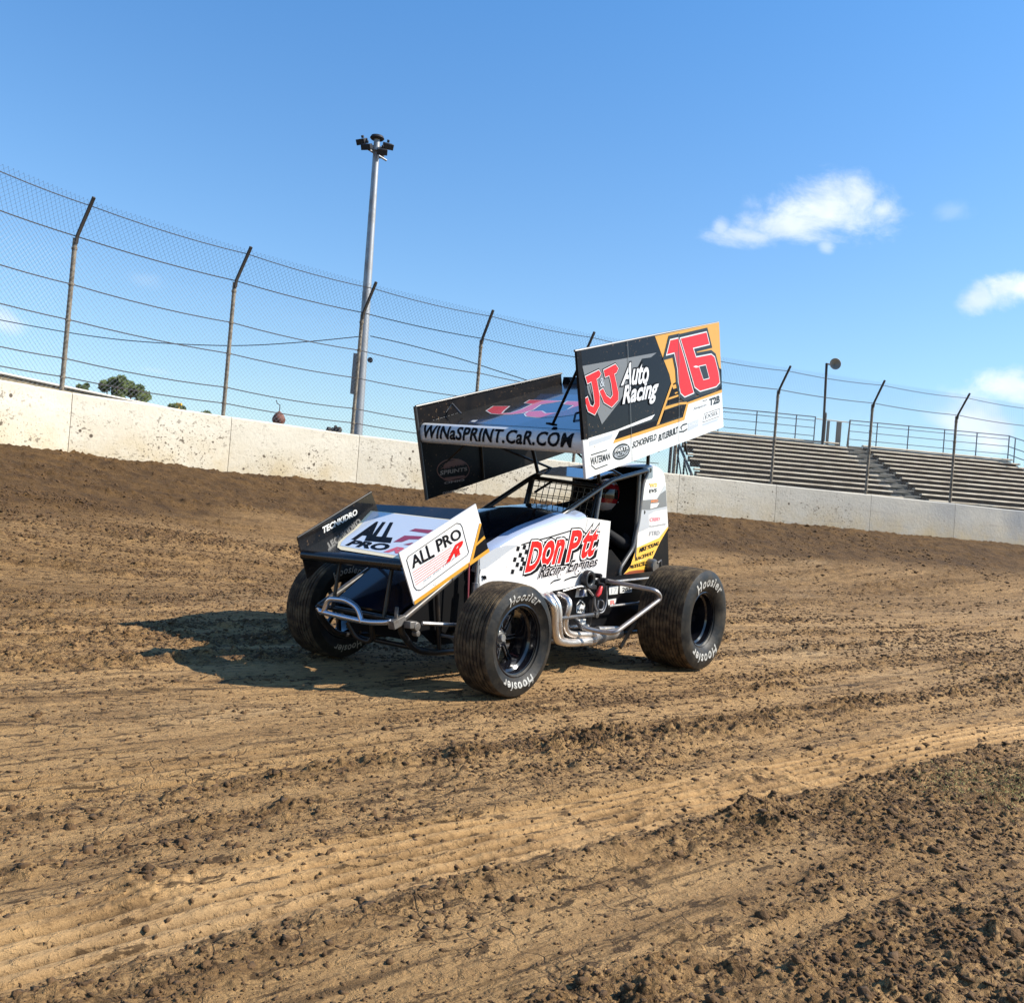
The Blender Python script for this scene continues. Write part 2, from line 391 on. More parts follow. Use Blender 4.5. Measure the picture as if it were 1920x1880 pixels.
def ground_parts(x, y, fine=True):
    d = wall_dist(x, y); t = tcoord(x, y); s = scoord(x, y)
    u = np.clip(1 - d / 7.2, 0, 1)
    bank = 1.47 * (u * u * (2 - u) * .55 + u * .45 * sst(0, .35, u))
    z = np.where(d > 0, bank, np.maximum(1.46 - .25 * np.clip(-d - 1, 0, 4), 0.5))
    r = np.hypot(x, y)
    tw = t + .07 * (fbm(s * .45, t * .4, 3, 91) - .5)
    far_ = sst(9, 16, r)
    furrow = fbm(s * .20 + 3, tw * 2.7, 4, 8, .55)
    furr2 = fbm(s * .33, tw * 1.25 + 7, 3, 58, .5)
    z = z + .06 * (fbm(x * .35, y * .35, 3, 3) - .5) + .055 * (furrow - .5) + .05 * (furr2 - .5)
    near = sst(70, 34, r)
    packed = sst(3.25, 3.5, tw) * sst(5.9, 4.9, tw) * sst(4.2, 2.2, s)           # smooth drying clay left of the car
    rough = sst(.50, .66, furrow) * .75 + .25 * sst(.45, .7, furr2)
    rough = rough * (1 - .75 * packed)
    rough = np.maximum(rough, sst(2.0, 1.80, tw) * (.14 + .70 * sst(.50, .68, fbm(s * 1.1, tw * 2.4, 3, 19))))
    rough = np.maximum(rough, sst(1.70, 1.86, tw) * sst(2.06, 1.95, tw) * sst(0.6, 2.6, s) * .75)
    rough = np.maximum(rough, 1.05 * np.exp(-((tw - 3.12) / .12) ** 2) * (.35 + .9 * fbm(s * .8, t, 2, 44)))
    rough = np.maximum(rough, .8 * np.exp(-((tw - 2.72) / .07) ** 2) * (.2 + 1.0 * fbm(s * .9, t, 2, 46)))
    rough = np.maximum(rough, .7 * np.exp(-((tw - 4.05) / .15) ** 2) * sst(2.5, 5.0, s))
    rough = np.maximum(rough, .35 * sst(5.8, 8.5, tw))
    rough = np.maximum(rough, sst(3.8, 1.8, d) * .8)
    rough = np.clip(rough * (.5 + 1.0 * fbm(s * .9, t * 2.2, 3, 61)), 0, 1.2)
    if fine:
        band = sst(2.04, 2.08, tw) * sst(2.47, 2.43, tw)
        brk = sst(.30, .55, fbm(s * .9, t * 1.5, 3, 23))
        band = band * (.35 + .65 * brk)
        rough = rough * (1 - .75 * band)
        n1 = fbm(x * 7.5, y * 7.5, 4, 21, .62); n2 = fbm(x * 19, y * 19, 4, 33, .65); n3 = fbm(x * 55, y * 55, 2, 39, .6)
        shp = np.clip(n1 - .50, 0, 1) * (1 + .8 * np.abs(2 * n2 - 1))
        z = z + near * rough * (1 + .6 * sst(2.5, 2.9, tw)) * (.090 * shp + .055 * np.clip(n2 - .50, 0, 1)) + near * (.25 + rough) * (1 - .7 * band) * .011 * (n3 - .5)
        z = z + near * .006 * (fbm(s * 6, t * 22, 3, 71) - .5) * (1 - .8 * band)
        z = z + sst(5.2, 8, tw) * rough * .10 * (fbm(x * 3.1, y * 3.1, 4, 27, .65) - .45)
        gr = (np.cos((tw - 2.05) / .40 * 2 * math.pi * 6) * .5 + .5) ** 3
        z = z - band * (.006 + .024 * gr * (.25 + 1.1 * sst(.2, .6, fbm(s * 2.6, t * 2, 3, 12))))
        z = z + .022 * np.exp(-((tw - 1.99) / .04) ** 2) * (.2 + 1.2 * fbm(s * 5, t * 5, 2, 50)) + .014 * np.exp(-((tw - 2.51) / .03) ** 2) * fbm(s * 5, t * 5, 2, 52)
        for c0, wd, dp, ph in ((2.78, .17, .012, .4), (3.42, .16, .012, 0.), (1.30, .19, .012, 1.), (3.85, .15, .010, 2.)):
            tq = tw + .05 * np.sin(s * .35 + ph)
            b2 = sst(c0 - wd, c0 - wd + .03, tq) * sst(c0 + wd, c0 + wd - .03, tq) * sst(.42, .62, fbm(s * .5 + ph * 9, t, 3, 5))
            z = z - b2 * (.008 + dp * (.5 + .5 * np.cos((tq - c0) / wd * math.pi * 4)) ** 2)
        rough = rough + 0 * z
    cd = np.hypot((x - .25) / 1.25, (y - 6.95) / 1.6)
    z = np.where(cd < 3, z * sst(.75, 1.35, cd), z)
    return z, d, t, s, rough
def gz(x, y):
    return float(ground_parts(np.array([x], float), np.array([y], float))[0][0])

# ------------------------------------------------------------------ ground sheet
def make_ground():
    r = [.25]
    while r[-1] < 34: r.append(r[-1] + max(.006 if r[-1] > 1.6 else .08, (.0026 if r[-1] > 1.6 else .05) * r[-1] * (1 if r[-1] < 12 else 1.8)))
    while r[-1] < 1500: r.append(r[-1] * 1.12)
    r = np.array(r)
    fine = np.arange(-36, 36.01, .105)
    co = np.concatenate([np.arange(-180, -36, 4.), fine, np.arange(40, 180, 4.)])
    az = np.radians(co)                     # azimuth from +Y, clockwise
    A, Rr = np.meshgrid(az, r)
    X = Rr * np.sin(A); Y = Rr * np.cos(A)
    z, d, t, s, rough = ground_parts(X, Y)
    z = np.where(Rr > 60, z * 0 + .5, z)
    TW = t + .07 * (fbm(s * .45, t * .4, 3, 91) - .5)
    n, k = X.shape
    V = np.stack([X, Y, z], -1).reshape(-1, 3)
    i, j = np.meshgrid(np.arange(n - 1), np.arange(k), indexing='ij')
    a = i * k + j; b = i * k + (j + 1) % k; c = (i + 1) * k + (j + 1) % k; e = (i + 1) * k + j
    F = np.stack([a, e, c, b], -1).reshape(-1, 4)[:, ::-1]
    me = bpy.data.meshes.new('ground'); me.vertices.add(len(V)); me.vertices.foreach_set('co', V.astype(np.float32).ravel())
    me.loops.add(F.size); me.loops.foreach_set('vertex_index', F.astype(np.int32).ravel())
    me.polygons.add(len(F)); me.polygons.foreach_set('loop_start', np.arange(0, F.size, 4, dtype=np.int32))
    me.polygons.foreach_set('use_smooth', np.ones(len(F), bool))
    me.update(calc_edges=True)
    for nm, val in (('damp', np.clip(sst(4.6, 2.4, d + 1.6 * (fbm(X * .5, Y * .5, 3, 66) - .5)) + .45 * sst(5.8, 9.5, t) * (.4 + fbm(s * .3, t * 1.5, 3, 9)), 0, 1)), ('loose', np.clip(rough, 0, 1)),
                    ('groove', np.clip(sst(2.04, 2.08, TW) * sst(2.47, 2.43, TW) * (np.cos((TW - 2.05) / .40 * 2 * math.pi * 6) * .5 + .5) ** 3 * sst(.25, .6, fbm(s * 2.6, t * 2, 3, 12)), 0, 1)), ('track', sst(2.02, 2.07, TW) * sst(2.48, 2.43, TW))):
        at_ = me.attributes.new(nm, 'FLOAT', 'POINT'); at_.data.foreach_set('value', np.asarray(val, np.float32).ravel())
    o = bpy.data.objects.new('ground', me); C.objects.link(o)
    m = bpy.data.materials.new('clay'); m.use_nodes = True; t_ = m.node_tree; b_ = t_.nodes['Principled BSDF']
    b_.inputs['Roughness'].default_value = .92; b_.inputs['Specular IOR Level'].default_value = .25
    geo = N(t_, 'ShaderNodeNewGeometry')
    mp = N(t_, 'ShaderNodeMapping'); mp.inputs['Rotation'].default_value = (0, 0, -R(42.1)); t_.links.new(geo.outputs['Position'], mp.inputs[0])
    def noise(sc, det=6, rg=.6, vec=None, st=(1, 1, 1), dist=0.):
        q = N(t_, 'ShaderNodeMapping'); q.inputs['Scale'].default_value = st
        t_.links.new((vec or mp).outputs[0] if hasattr((vec or mp), 'outputs') else vec, q.inputs[0])
        n_ = N(t_, 'ShaderNodeTexNoise'); n_.inputs['Scale'].default_value = sc; n_.inputs['Detail'].default_value = det
        n_.inputs['Roughness'].default_value = rg; n_.inputs['Distortion'].default_value = dist
        t_.links.new(q.outputs[0], n_.inputs['Vector']); return n_.outputs['Fac']
    def rng(v, a, b, c=0., d_=1.):
        q = N(t_, 'ShaderNodeMapRange'); t_.links.new(v, q.inputs[0])
        for ii, vv in zip((1, 2, 3, 4), (a, b, c, d_)): q.inputs[ii].default_value = vv
        return q.outputs[0]
    def mixc(f, c1, c2):
        q = N(t_, 'ShaderNodeMix', data_type='RGBA')
        if isinstance(f, float): q.inputs[0].default_value = f
        else: t_.links.new(f, q.inputs[0])
        for ii, cc in ((6, c1), (7, c2)):
            if isinstance(cc, tuple): q.inputs[ii].default_value = (*cc, 1)
            else: t_.links.new(cc, q.inputs[ii])
        return q.outputs[2]
    def attr(nm):
        q = N(t_, 'ShaderNodeAttribute'); q.attribute_name = nm; return q.outputs['Fac']
    damp, loose, trk = attr('damp'), attr('loose'), attr('track')
    tan, tan2, brown, dark, pale = (.490, .297, .128), (.385, .226, .090), (.160, .083, .029), (.028, .014, .005), (.48, .335, .185)
    c1 = mixc(rng(noise(1.1, 6, .6, st=(.35, 1.6, 1)), .38, .66), tan, tan2)
    c1 = mixc(rng(noise(.55, 5, .6, st=(.3, 1.2, 1)), .55, .72, 0, .65), c1, pale)
    c1 = mixc(rng(noise(4.5, 8, .7, st=(.6, 1.4, 1)), .50, .72, 0, .60), c1, brown)
    # dark crumbs of damp soil, with clod shadows put into the colour
    crumbs = rng(noise(30, 5, .72, st=(.5, 1., 1)), .545, .615)
    c1 = mixc(math_(t_, 'MULTIPLY', crumbs, math_(t_, 'ADD', math_(t_, 'MULTIPLY', loose, .65), .28)), c1, dark)
    c1 = mixc(math_(t_, 'MULTIPLY', loose, rng(noise(8, 8, .75, st=(.6, 1.2, 1)), .42, .60, .0, .85)), c1, brown)
    c1 = mixc(math_(t_, 'MULTIPLY', loose, rng(noise(95, 3, .6, st=(.5, 1, 1)), .50, .60, 0, .5)), c1, dark)
    c1 = mixc(math_(t_, 'MULTIPLY', attr('groove'), .85), c1, dark)
    strk = math_(t_, 'MULTIPLY', rng(noise(1.5, 8, .74, st=(.16, 2.4, 1)), .49, .60), math_(t_, 'SUBTRACT', 1.0, math_(t_, 'MULTIPLY', trk, .5), clamp=True))
    c1 = mixc(math_(t_, 'MULTIPLY', strk, .45), c1, brown)
    dash = rng(noise(13, 5, .7, st=(.42, 1.5, 1), dist=.3), .565, .605)  # short dark dashes paint the small shadows cast by clods
    c1 = mixc(math_(t_, 'MULTIPLY', dash, .78), c1, dark)
    strk2 = rng(noise(3.2, 8, .78, st=(.12, 2.8, 1)), .545, .61)
    c1 = mixc(math_(t_, 'MULTIPLY', math_(t_, 'MULTIPLY', strk2, math_(t_, 'SUBTRACT', 1.0, math_(t_, 'MULTIPLY', trk, .6), clamp=True)), .62), c1, dark)
    dd = mixc(rng(noise(3.0, 8, .65), .35, .7), (.125, .066, .021), (.040, .020, .007))
    c1 = mixc(damp, c1, dd)
    # drying cracks
    vm = N(t_, 'ShaderNodeMapping'); vm.inputs['Scale'].default_value = (1., 1.5, 1); 
    wob = N(t_, 'ShaderNodeVectorMath', operation='ADD'); nn_ = N(t_, 'ShaderNodeTexNoise'); nn_.inputs['Scale'].default_value = 7; nn_.inputs['Detail'].default_value = 4
    t_.links.new(mp.outputs[0], nn_.inputs['Vector'])
    sc_ = N(t_, 'ShaderNodeVectorMath', operation='SCALE'); sc_.inputs['Scale'].default_value = .16; t_.links.new(nn_.outputs['Color'], sc_.inputs[0])
    t_.links.new(mp.outputs[0], wob.inputs[0]); t_.links.new(sc_.outputs[0], wob.inputs[1]); t_.links.new(wob.outputs[0], vm.inputs[0])
    vo = N(t_, 'ShaderNodeTexVoronoi', feature='DISTANCE_TO_EDGE'); vo.inputs['Scale'].default_value = 7.5; t_.links.new(vm.outputs[0], vo.inputs['Vector'])
    crk = rng(vo.outputs['Distance'], .0, .045, 1, 0)
    cmask = math_(t_, 'MULTIPLY', crk, rng(noise(2.2, 4, .6), .44, .58))
    cmask = math_(t_, 'MULTIPLY', cmask, math_(t_, 'SUBTRACT', 1.0, damp, clamp=True))
    cmask = math_(t_, 'MULTIPLY', cmask, math_(t_, 'SUBTRACT', 1.0, trk, clamp=True))
    c1 = mixc(math_(t_, 'MULTIPLY', cmask, .55), c1, (.075, .045, .025))
    t_.links.new(c1, b_.inputs['Base Color'])
    h = math_(t_, 'MULTIPLY', noise(60, 6, .7), .010)
    h = math_(t_, 'ADD', h, math_(t_, 'MULTIPLY', noise(16, 8, .74, st=(.5, 1.2, 1)), .050))
    h = math_(t_, 'ADD', h, math_(t_, 'MULTIPLY', rng(noise(34, 4, .6), .52, .75), .016))
    h = math_(t_, 'SUBTRACT', h, math_(t_, 'MULTIPLY', cmask, .012))
    h = math_(t_, 'MULTIPLY', h, math_(t_, 'SUBTRACT', 1.0, math_(t_, 'MULTIPLY', trk, .55)))
    bp = N(t_, 'ShaderNodeBump'); bp.inputs['Strength'].default_value = 1.0; bp.inputs['Distance'].default_value = 1.0
    t_.links.new(h, bp.inputs['Height']); t_.links.new(bp.outputs[0], b_.inputs['Normal'])
    me.materials.append(m)
    tag(o, 'brown clay speedway surface with ruts, tyre marks and a banked outer edge', kind='structure')
    return o
make_ground()

# ------------------------------------------------------------------ dirt clods: one scattered mass
def make_clods():
    g = np.random.RandomState(5)
    NP = 230000
    r = 1.7 + 13 * g.rand(NP) ** 1.35; a = np.radians(g.uniform(-35, 35, NP))
    X = r * np.sin(a); Y = r * np.cos(a)
    z, d, t, s, rough = ground_parts(X, Y)
    p = np.clip(rough * .85 + .09, 0, 1)
    p = np.where((t > 2.05) & (t < 2.45), .12, p)
    keep = (g.rand(NP) < p * (.25 + 1.4 * (fbm(X * 1.7, Y * 1.7, 3, 15) - .3))) & (d > .3)
    X, Y, z, r = X[keep], Y[keep], z[keep], r[keep]
    r2 = g.uniform(9, 29, 30000); a2 = np.radians(g.uniform(-36, 36, 30000)); X2 = r2 * np.sin(a2); Y2 = r2 * np.cos(a2)
    z2, d2, t2, s2, q2 = ground_parts(X2, Y2)
    k2 = (d2 > .15) & (g.rand(30000) < .12 + .9 * np.clip(q2, 0, 1) * sst(.4, .65, fbm(X2 * .9, Y2 * .9, 3, 16)))
    X = np.concatenate([X, X2[k2]]); Y = np.concatenate([Y, Y2[k2]]); z = np.concatenate([z, z2[k2]]); r = np.concatenate([r, r2[k2] * (.7 + 1.1 * g.rand(int(k2.sum())) ** 3)])
    n = len(X)
    size = .0016 + .0085 * g.rand(n) ** 6 + .015 * g.rand(n) ** 40 + .0011 * r
    base = np.array([(1, 0, 0), (0, 1, 0), (-1, 0, 0), (0, -1, 0), (0, 0, 1), (.7, .7, .55), (-.7, .7, .5), (-.7, -.7, .6), (.7, -.7, .5)], float)
    F0 = np.array([(0, 5, 8), (0, 1, 5), (1, 6, 5), (1, 2, 6), (2, 7, 6), (2, 3, 7), (3, 8, 7), (3, 0, 8), (4, 8, 5), (4, 5, 6), (4, 6, 7), (4, 7, 8)])
    V = base[None] * (.40 + 1.0 * g.rand(n, 9, 1)) * size[:, None, None] * g.uniform(.6, 1.3, (n, 1, 3))
    V[:, :, 2] *= .85
    th = g.rand(n) * 6.28; c, s_ = np.cos(th)[:, None], np.sin(th)[:, None]
    vx = V[:, :, 0] * c - V[:, :, 1] * s_; vy = V[:, :, 0] * s_ + V[:, :, 1] * c
    V = np.stack([vx + X[:, None], vy + Y[:, None], V[:, :, 2] + z[:, None] - size[:, None] * .15], -1).reshape(-1, 3)
    F = (F0[None] + (np.arange(n) * 9)[:, None, None]).reshape(-1, 3)
    me = bpy.data.meshes.new('dirt_clods'); me.vertices.add(len(V)); me.vertices.foreach_set('co', V.astype(np.float32).ravel())
    me.loops.add(F.size); me.loops.foreach_set('vertex_index', F.astype(np.int32).ravel())
    me.polygons.add(len(F)); me.polygons.foreach_set('loop_start', np.arange(0, F.size, 3, dtype=np.int32)); me.update(calc_edges=True)
    o = bpy.data.objects.new('dirt_clods', me); C.objects.link(o)
    m = mat('clod_soil', (.105, .056, .021), .95, dirt=(.030, .015, .006), dirt_amt=.9, dirt_scale=9, bump=.6, bump_scale=150)
    me.materials.append(m)
    tag(o, 'loose crumbs and clods of dark soil strewn over the clay', 'soil', kind='stuff')
make_clods()

# grass patch at the right edge
def make_grass():
    g = np.random.RandomState(9); V = []; F = []
    m = 0
    for k in range(3600):
        a, q = g.rand() * 6.28, g.rand() ** .7
        x = 2.42 + 1.0 * q * math.cos(a) * .55 + .15 * g.randn(); y = 4.30 + q * math.sin(a) * .42 + .06 * g.randn()
        if fbm(np.array([x * 4]), np.array([y * 4]), 3, 2)[0] < .45: continue
        V.append((x, y)); m += 1
    P = np.array(V); z = ground_parts(P[:, 0], P[:, 1])[0]
    VV = []; FF = []
    for (x, y), zz in zip(P, z):
        h = .005 + .013 * g.rand(); th = g.rand() * 6.28; dx, dy = math.cos(th) * .0022, math.sin(th) * .0022
        lx, ly = g.randn() * .010, g.randn() * .010; o = len(VV)
        VV += [(x - dx, y - dy, zz), (x + dx, y + dy, zz), (x + lx * .5, y + ly * .5, zz + h * .6), (x + lx, y + ly, zz + h)]
        FF += [(o, o + 1, o + 2), (o + 2, o + 1, o + 3)]
    mb = MB(); mb.v = VV; mb.f = FF; mb.m = [0] * len(FF)
    o = mb.build('grass', mat('grass_blades', (.26, .24, .07), .7, dirt=(.32, .27, .12), dirt_amt=.9, dirt_scale=8))
    tag(o, 'thin patch of yellow green grass at the edge of the clay', 'grass', kind='stuff')
make_grass()

# ------------------------------------------------------------------ concrete wall
seg = np.diff(WP, axis=0); slen = np.hypot(seg[:, 0], seg[:, 1]); SS = np.concatenate([[0], np.cumsum(slen)])
def wpos(s):
    s = min(max(s, 0), SS[-1] - 1e-6); i = int(np.searchsorted(SS, s, side='right') - 1)
    f = (s - SS[i]) / slen[i]; p = WP[i] + seg[i] * f
    # smoothed direction
    def dr(j): j = min(max(j, 0), len(seg) - 1); return seg[j] / slen[j]
    dvec = dr(i) * 1.0
    if f < .5: dvec = dvec * (.5 + f) + dr(i - 1) * (.5 - f)
    else: dvec = dvec * (1.5 - f) + dr(i + 1) * (f - .5)
    dvec = dvec / np.hypot(*dvec)
    nrm = np.array([dvec[1], -dvec[0]])         # towards the track
    return p, dvec, nrm
def conc_mat():
    m = bpy.data.materials.new('painted_concrete'); m.use_nodes = True; t = m.node_tree; b = t.nodes['Principled BSDF']
    b.inputs['Roughness'].default_value = .85; b.inputs['Specular IOR Level'].default_value = .2
    g = N(t, 'ShaderNodeNewGeometry')
    def noise(sc, det, st=(1, 1, 1), rg=.6):
        q = N(t, 'ShaderNodeMapping'); q.inputs['Scale'].default_value = st; t.links.new(g.outputs['Position'], q.inputs[0])
        n = N(t, 'ShaderNodeTexNoise'); n.inputs['Scale'].default_value = sc; n.inputs['Detail'].default_value = det; n.inputs['Roughness'].default_value = rg
        t.links.new(q.outputs[0], n.inputs['Vector']); return n.outputs['Fac']
    def rng(v, a, b_, c=0., d=1.):
        q = N(t, 'ShaderNodeMapRange'); t.links.new(v, q.inputs[0])
        for i, x in zip((1, 2, 3, 4), (a, b_, c, d)): q.inputs[i].default_value = x
        return q.outputs[0]
    def mixc(f, a, c):
        q = N(t, 'ShaderNodeMix', data_type='RGBA'); t.links.new(f, q.inputs[0])
        for i, x in ((6, a), (7, c)):
            if isinstance(x, tuple): q.inputs[i].default_value = (*x, 1)
            else: t.links.new(x, q.inputs[i])
        return q.outputs[2]
    sp = N(t, 'ShaderNodeSeparateXYZ'); t.links.new(g.outputs['Position'], sp.inputs[0])
    # grey increasing towards the right, cream paint to the left
    grey_right = math_(t, 'MULTIPLY', rng(sp.outputs[0], 5.0, 14.5), rng(noise(.5, 4), .30, .62, .35, 1.))
    c = mixc(rng(noise(1.3, 6, (1, 1, 2.5)), .3, .7), (.56, .515, .43), (.49, .445, .36))
    c = mixc(grey_right, c, (.235, .242, .25))
    low = rng(sp.outputs[2], WBASE + .05, WBASE + .75, 1, 0)
    c = mixc(math_(t, 'MULTIPLY', low, rng(noise(1.6, 6), .35, .65, .15, .85)), c, (.42, .33, .195))
    # horizontal scrapes
    sc = math_(t, 'MULTIPLY', rng(noise(2.2, 5, (.25, .25, 9)), .62, .70), rng(sp.outputs[0], 3., 9., .12, .55))
    c = mixc(sc, c, (.22, .20, .18))
    # flung mud: blots of two sizes
    for scale, th, amt in ((9., .635, .9), (20., .625, .85), (42., .64, .7)):
        v = math_(t, 'MULTIPLY', rng(noise(scale, 2, (1, 1, 1.4), .5), th, th + .03), amt)
        dens = rng(noise(.9, 3), .42, .62, .15, 1.)
        up = rng(sp.outputs[2], WBASE + .55, WBASE + 1.0, 1., .45)
        dens = math_(t, 'MULTIPLY', math_(t, 'MULTIPLY', dens, up), rng(sp.outputs[0], 8.5, 11.5, 1, .15))
        c = mixc(math_(t, 'MULTIPLY', v, dens), c, (.060, .042, .028))
    vo = N(t, 'ShaderNodeTexVoronoi'); vo.inputs['Scale'].default_value = 2.2; t.links.new(g.outputs['Position'], vo.inputs['Vector'])
    c = mixc(math_(t, 'MULTIPLY', rng(vo.outputs['Distance'], .065, .085, 1, 0), rng(sp.outputs[0], 8.5, 11.5, .9, .25)), c, (.055, .038, .026))
    t.links.new(c, b.inputs['Base Color'])
    bp = N(t, 'ShaderNodeBump'); bp.inputs['Strength'].default_value = .5; bp.inputs['Distance'].default_value = .02
    t.links.new(noise(12, 8), bp.inputs['Height']); t.links.new(bp.outputs[0], b.inputs['Normal'])
    return m
CONC = conc_mat()
JOINT = mat('joint_filler', (.20, .17, .13), .9)
wall = empty('concrete_wall', (WP[7][0], WP[7][1], WBASE))
tag(wall, 'long curving cream concrete wall speckled with mud, along the outer edge of the track', 'wall')
wo = Vector(wall.location)
for i in range(len(WP) - 1):
    s0, s1 = SS[i] + .15, SS[i + 1] + .15
    n = 6 if slen[i] < 5 else 10
    rows = []
    for k in range(n + 1):
        s = s0 + .006 + (s1 - s0 - .012) * k / n
        p, dv, nr = wpos(s); jit = .012 * (vn(np.array([s * 1.3]), np.array([0.]), 3)[0] - .5)
        prof = [(.0, -.6), (.0, .62), (.012, WHGT - .03 + jit), (.04, WHGT + jit), (.20, WHGT + jit), (.235, WHGT - .03 + jit), (.24, -.6)]
        rows.append([Vector((p[0] - nr[0] * o, p[1] - nr[1] * o, WBASE + h)) - wo for o, h in prof])
    mb = MB(); mb.grid(rows)
    mb.poly(rows[0][::-1]); mb.poly(rows[-1])
    mb.build('wall_panel', CONC, wall, 35)
    p, dv, nr = wpos(s1)
    if 3 < i < 19:
        j = MB(); a = Vector((p[0] - nr[0] * .14, p[1] - nr[1] * .14, WBASE + .2)) - wo
        j.box(a, (.010, .24, WHGT * 1.5 - .05 + .3), 0, Matrix.Rotation(math.atan2(dv[1], dv[0]), 3, 'Z'))
        j.v = [(x, y, min(z, WHGT - .012)) for x, y, z in j.v]
        j.build('joint_filler', JOINT, wall)

# ------------------------------------------------------------------ catch fence: posts, cables, chain link
HB, ARM_UP, ARM_OUT = 2.70, .56, .42
def fp(s, v, off=.12, sag=0.):
    """point on the fence surface: v metres above the wall top, following the leaning arms"""
    p, dv, nr = wpos(s); q = p - nr * off; z = WBASE + WHGT + v
    if v > HB:
        k = (v - HB) / ARM_UP; q = q + nr * ARM_OUT * k; z = WBASE + WHGT + HB + ARM_UP * k
    return Vector((q[0], q[1], z - sag))
fence = empty('catch_fence', (WP[7][0], WP[7][1], WBASE + WHGT))
tag(fence, 'tall chain link catch fence with cables and kinked posts, standing on the concrete wall', 'fence')
fo = Vector(fence.location)
POST = mat('galvanised_post', (.24, .20, .145), .6, metal=.25, dirt=(.05, .036, .024), dirt_amt=.95, dirt_scale=14)
ARMM = mat('dark_arm', (.045, .040, .036), .6, dirt=(.10, .08, .06), dirt_amt=.5, dirt_scale=20)
CAB = mat('wire_cable', (.085, .075, .068), .55, metal=.5)
LINK = mat('chain_link_wire', (.19, .20, .22), .5, metal=.3)
for i in range(3, 19):
    s = SS[i]
    mb = MB()
    mb.tube([fp(s, -.35, .09) - fo, fp(s, .9, .09) - fo, fp(s, HB - .02, .09) - fo], .040, 12)
    for v in (.25, .57, 1.25, 1.87, HB - .20):
        q = fp(s, v, .09) - fo; mb.lathe([(.036, -.02), (.050, -.02), (.050, .02), (.036, .02)], q, 12, 0, 'Z')
    mb.build('post', POST, fence)
    mb = MB()
    jx = rnd.uniform(-.05, .05)
    a = fp(s, HB - .12, .05) - fo; b = fp(s, HB + .02, .05) - fo; c = fp(s + jx, HB + ARM_UP * 1.13, .07) - fo
    mb.tube([a, b, c], .034, 4)
    mb.build('arm', ARMM, fence)
for vi, v in enumerate((.25, .57, 1.25, 1.87, HB + .01, HB + .50)):
    pts = []
    i1 = 18 if vi > 3 else 11
    for i in range(3, i1):
        m = 6
        for k in range(m):
            f = k / m
            pts.append(fp(SS[i] + slen[i] * f, v, .07, (.035 + .01 * (vi % 2)) * 4 * f * (1 - f) * slen[i] / 3) - fo)
    MB().tube(pts, .0105 if vi < 5 else .0085, 5).build('cable', CAB, fence)
def chain_link():
    V = []; F = []
    pitch = .092; s0, s1 = SS[3], SS[17]; top = HB + ARM_UP * 1.02
    vs = np.concatenate([np.arange(-.1, HB, .40), [HB], np.arange(HB + .14, top, .14), [top]])
    allp = []; cnt = []
    for sgn in (1, -1):
        for s in np.arange(s0 - 3, s1 + 3, pitch):
            pp = [fp(min(max(s + sgn * v, s0), s1), v, .055, .0) - fo for v in vs if s0 < s + sgn * v < s1]
            if len(pp) < 2: continue
            off = .003 * sgn; o = len(V)
            for p in pp:
                V.append((p.x, p.y + off, p.z + .0021)); V.append((p.x - .0018, p.y + off, p.z - .0011)); V.append((p.x + .0018, p.y + off, p.z - .0011))
            for k in range(len(pp) - 1):
                for j in range(3):
                    F.append((o + k * 3 + j, o + k * 3 + (j + 1) % 3, o + k * 3 + 3 + (j + 1) % 3, o + k * 3 + 3 + j))
    mb = MB(); mb.v = V; mb.f = F; mb.m = [0] * len(F)
    mb.build('chain_link_mesh', LINK, fence)
chain_link()

# ------------------------------------------------------------------ light pole behind the wall
PLB = at(672, 812, 25.0); PLT = at(707, 262, 25.0)
lp = empty('floodlight_pole', (PLB[0], PLB[1], 1.2))
tag(lp, 'tall tapered grey metal pole with a ring of dark floodlights at its top', 'light pole')
STEEL = mat('galvanised_steel', (.30, .31, .32), .45, metal=.55, dirt=(.16, .15, .14), dirt_amt=.5, dirt_scale=3)
LAMPK = mat('lamp_housing', (.030, .030, .034), .5)
lo_ = Vector(lp.location); tb = Vector((PLB[0], PLB[1], 1.2)) - lo_; tt = Vector(PLT) - lo_
MB().tube([tb, tb.lerp(tt, .4), tb.lerp(tt, .75), tt], [.150, .125, .100, .082], 20).build('pole', STEEL, lp)
MB().lathe([(0.001, .10), (.16, .09), (.19, .03), (.16, .0), (0.001, .0)], tt, 20, 0, 'Z').build('cap', LAMPK, lp)
CR = MB(); CR.pipe([tt + Vector((-.42, .0, -.15)), tt + Vector((.36, .0, -.22))], .03, .02); CR.pipe([tt + Vector((-.22, -.3, -.35)), tt + Vector((.24, .3, -.42))], .028, .02)
CR.lathe([(.12, -.04), (.15, -.04), (.15, .04), (.12, .04)], tt + Vector((0, 0, -.28)), 16, 0, 'Z')
CR.build('crossarm', STEEL, lp)
for dx, dy, dz, az in ((-.37, -.06, -.10, -30), (.31, -.08, -.17, 25), (-.20, -.26, -.30, -15), (.20, -.22, -.38, 10), (.02, .3, -.25, 170)):
    c = tt + Vector((dx, dy, dz)); rot = Matrix.Rotation(R(az), 3, 'Z') @ Matrix.Rotation(R(28), 3, 'X')
    f = MB(); f.box(c, (.25, .16, .13), 0, rot); f.box(c + rot @ Vector((0, -.09, -.005)), (.27, .03, .15), 0, rot); f.box(c + rot @ Vector((0, .05, .11)), (.06, .06, .07), 0, rot)
    fl = f.build('floodlight', LAMPK, lp, bevel=.012)
    g = MB(); g.box(c + rot @ Vector((0, -.108, -.005)), (.22, .006, .11), 0, rot)
    g.build('lens', mat('lamp_glass', (.03, .035, .04), .2), fl)
bx = Vector(at(667, 690, 24.75)) - lo_
MB().box(bx + Vector((0, 0, -.15)), (.16, .14, 1.05)).build('control_box', mat('box_paint', (.10, .11, .12), .5), lp, bevel=.01)
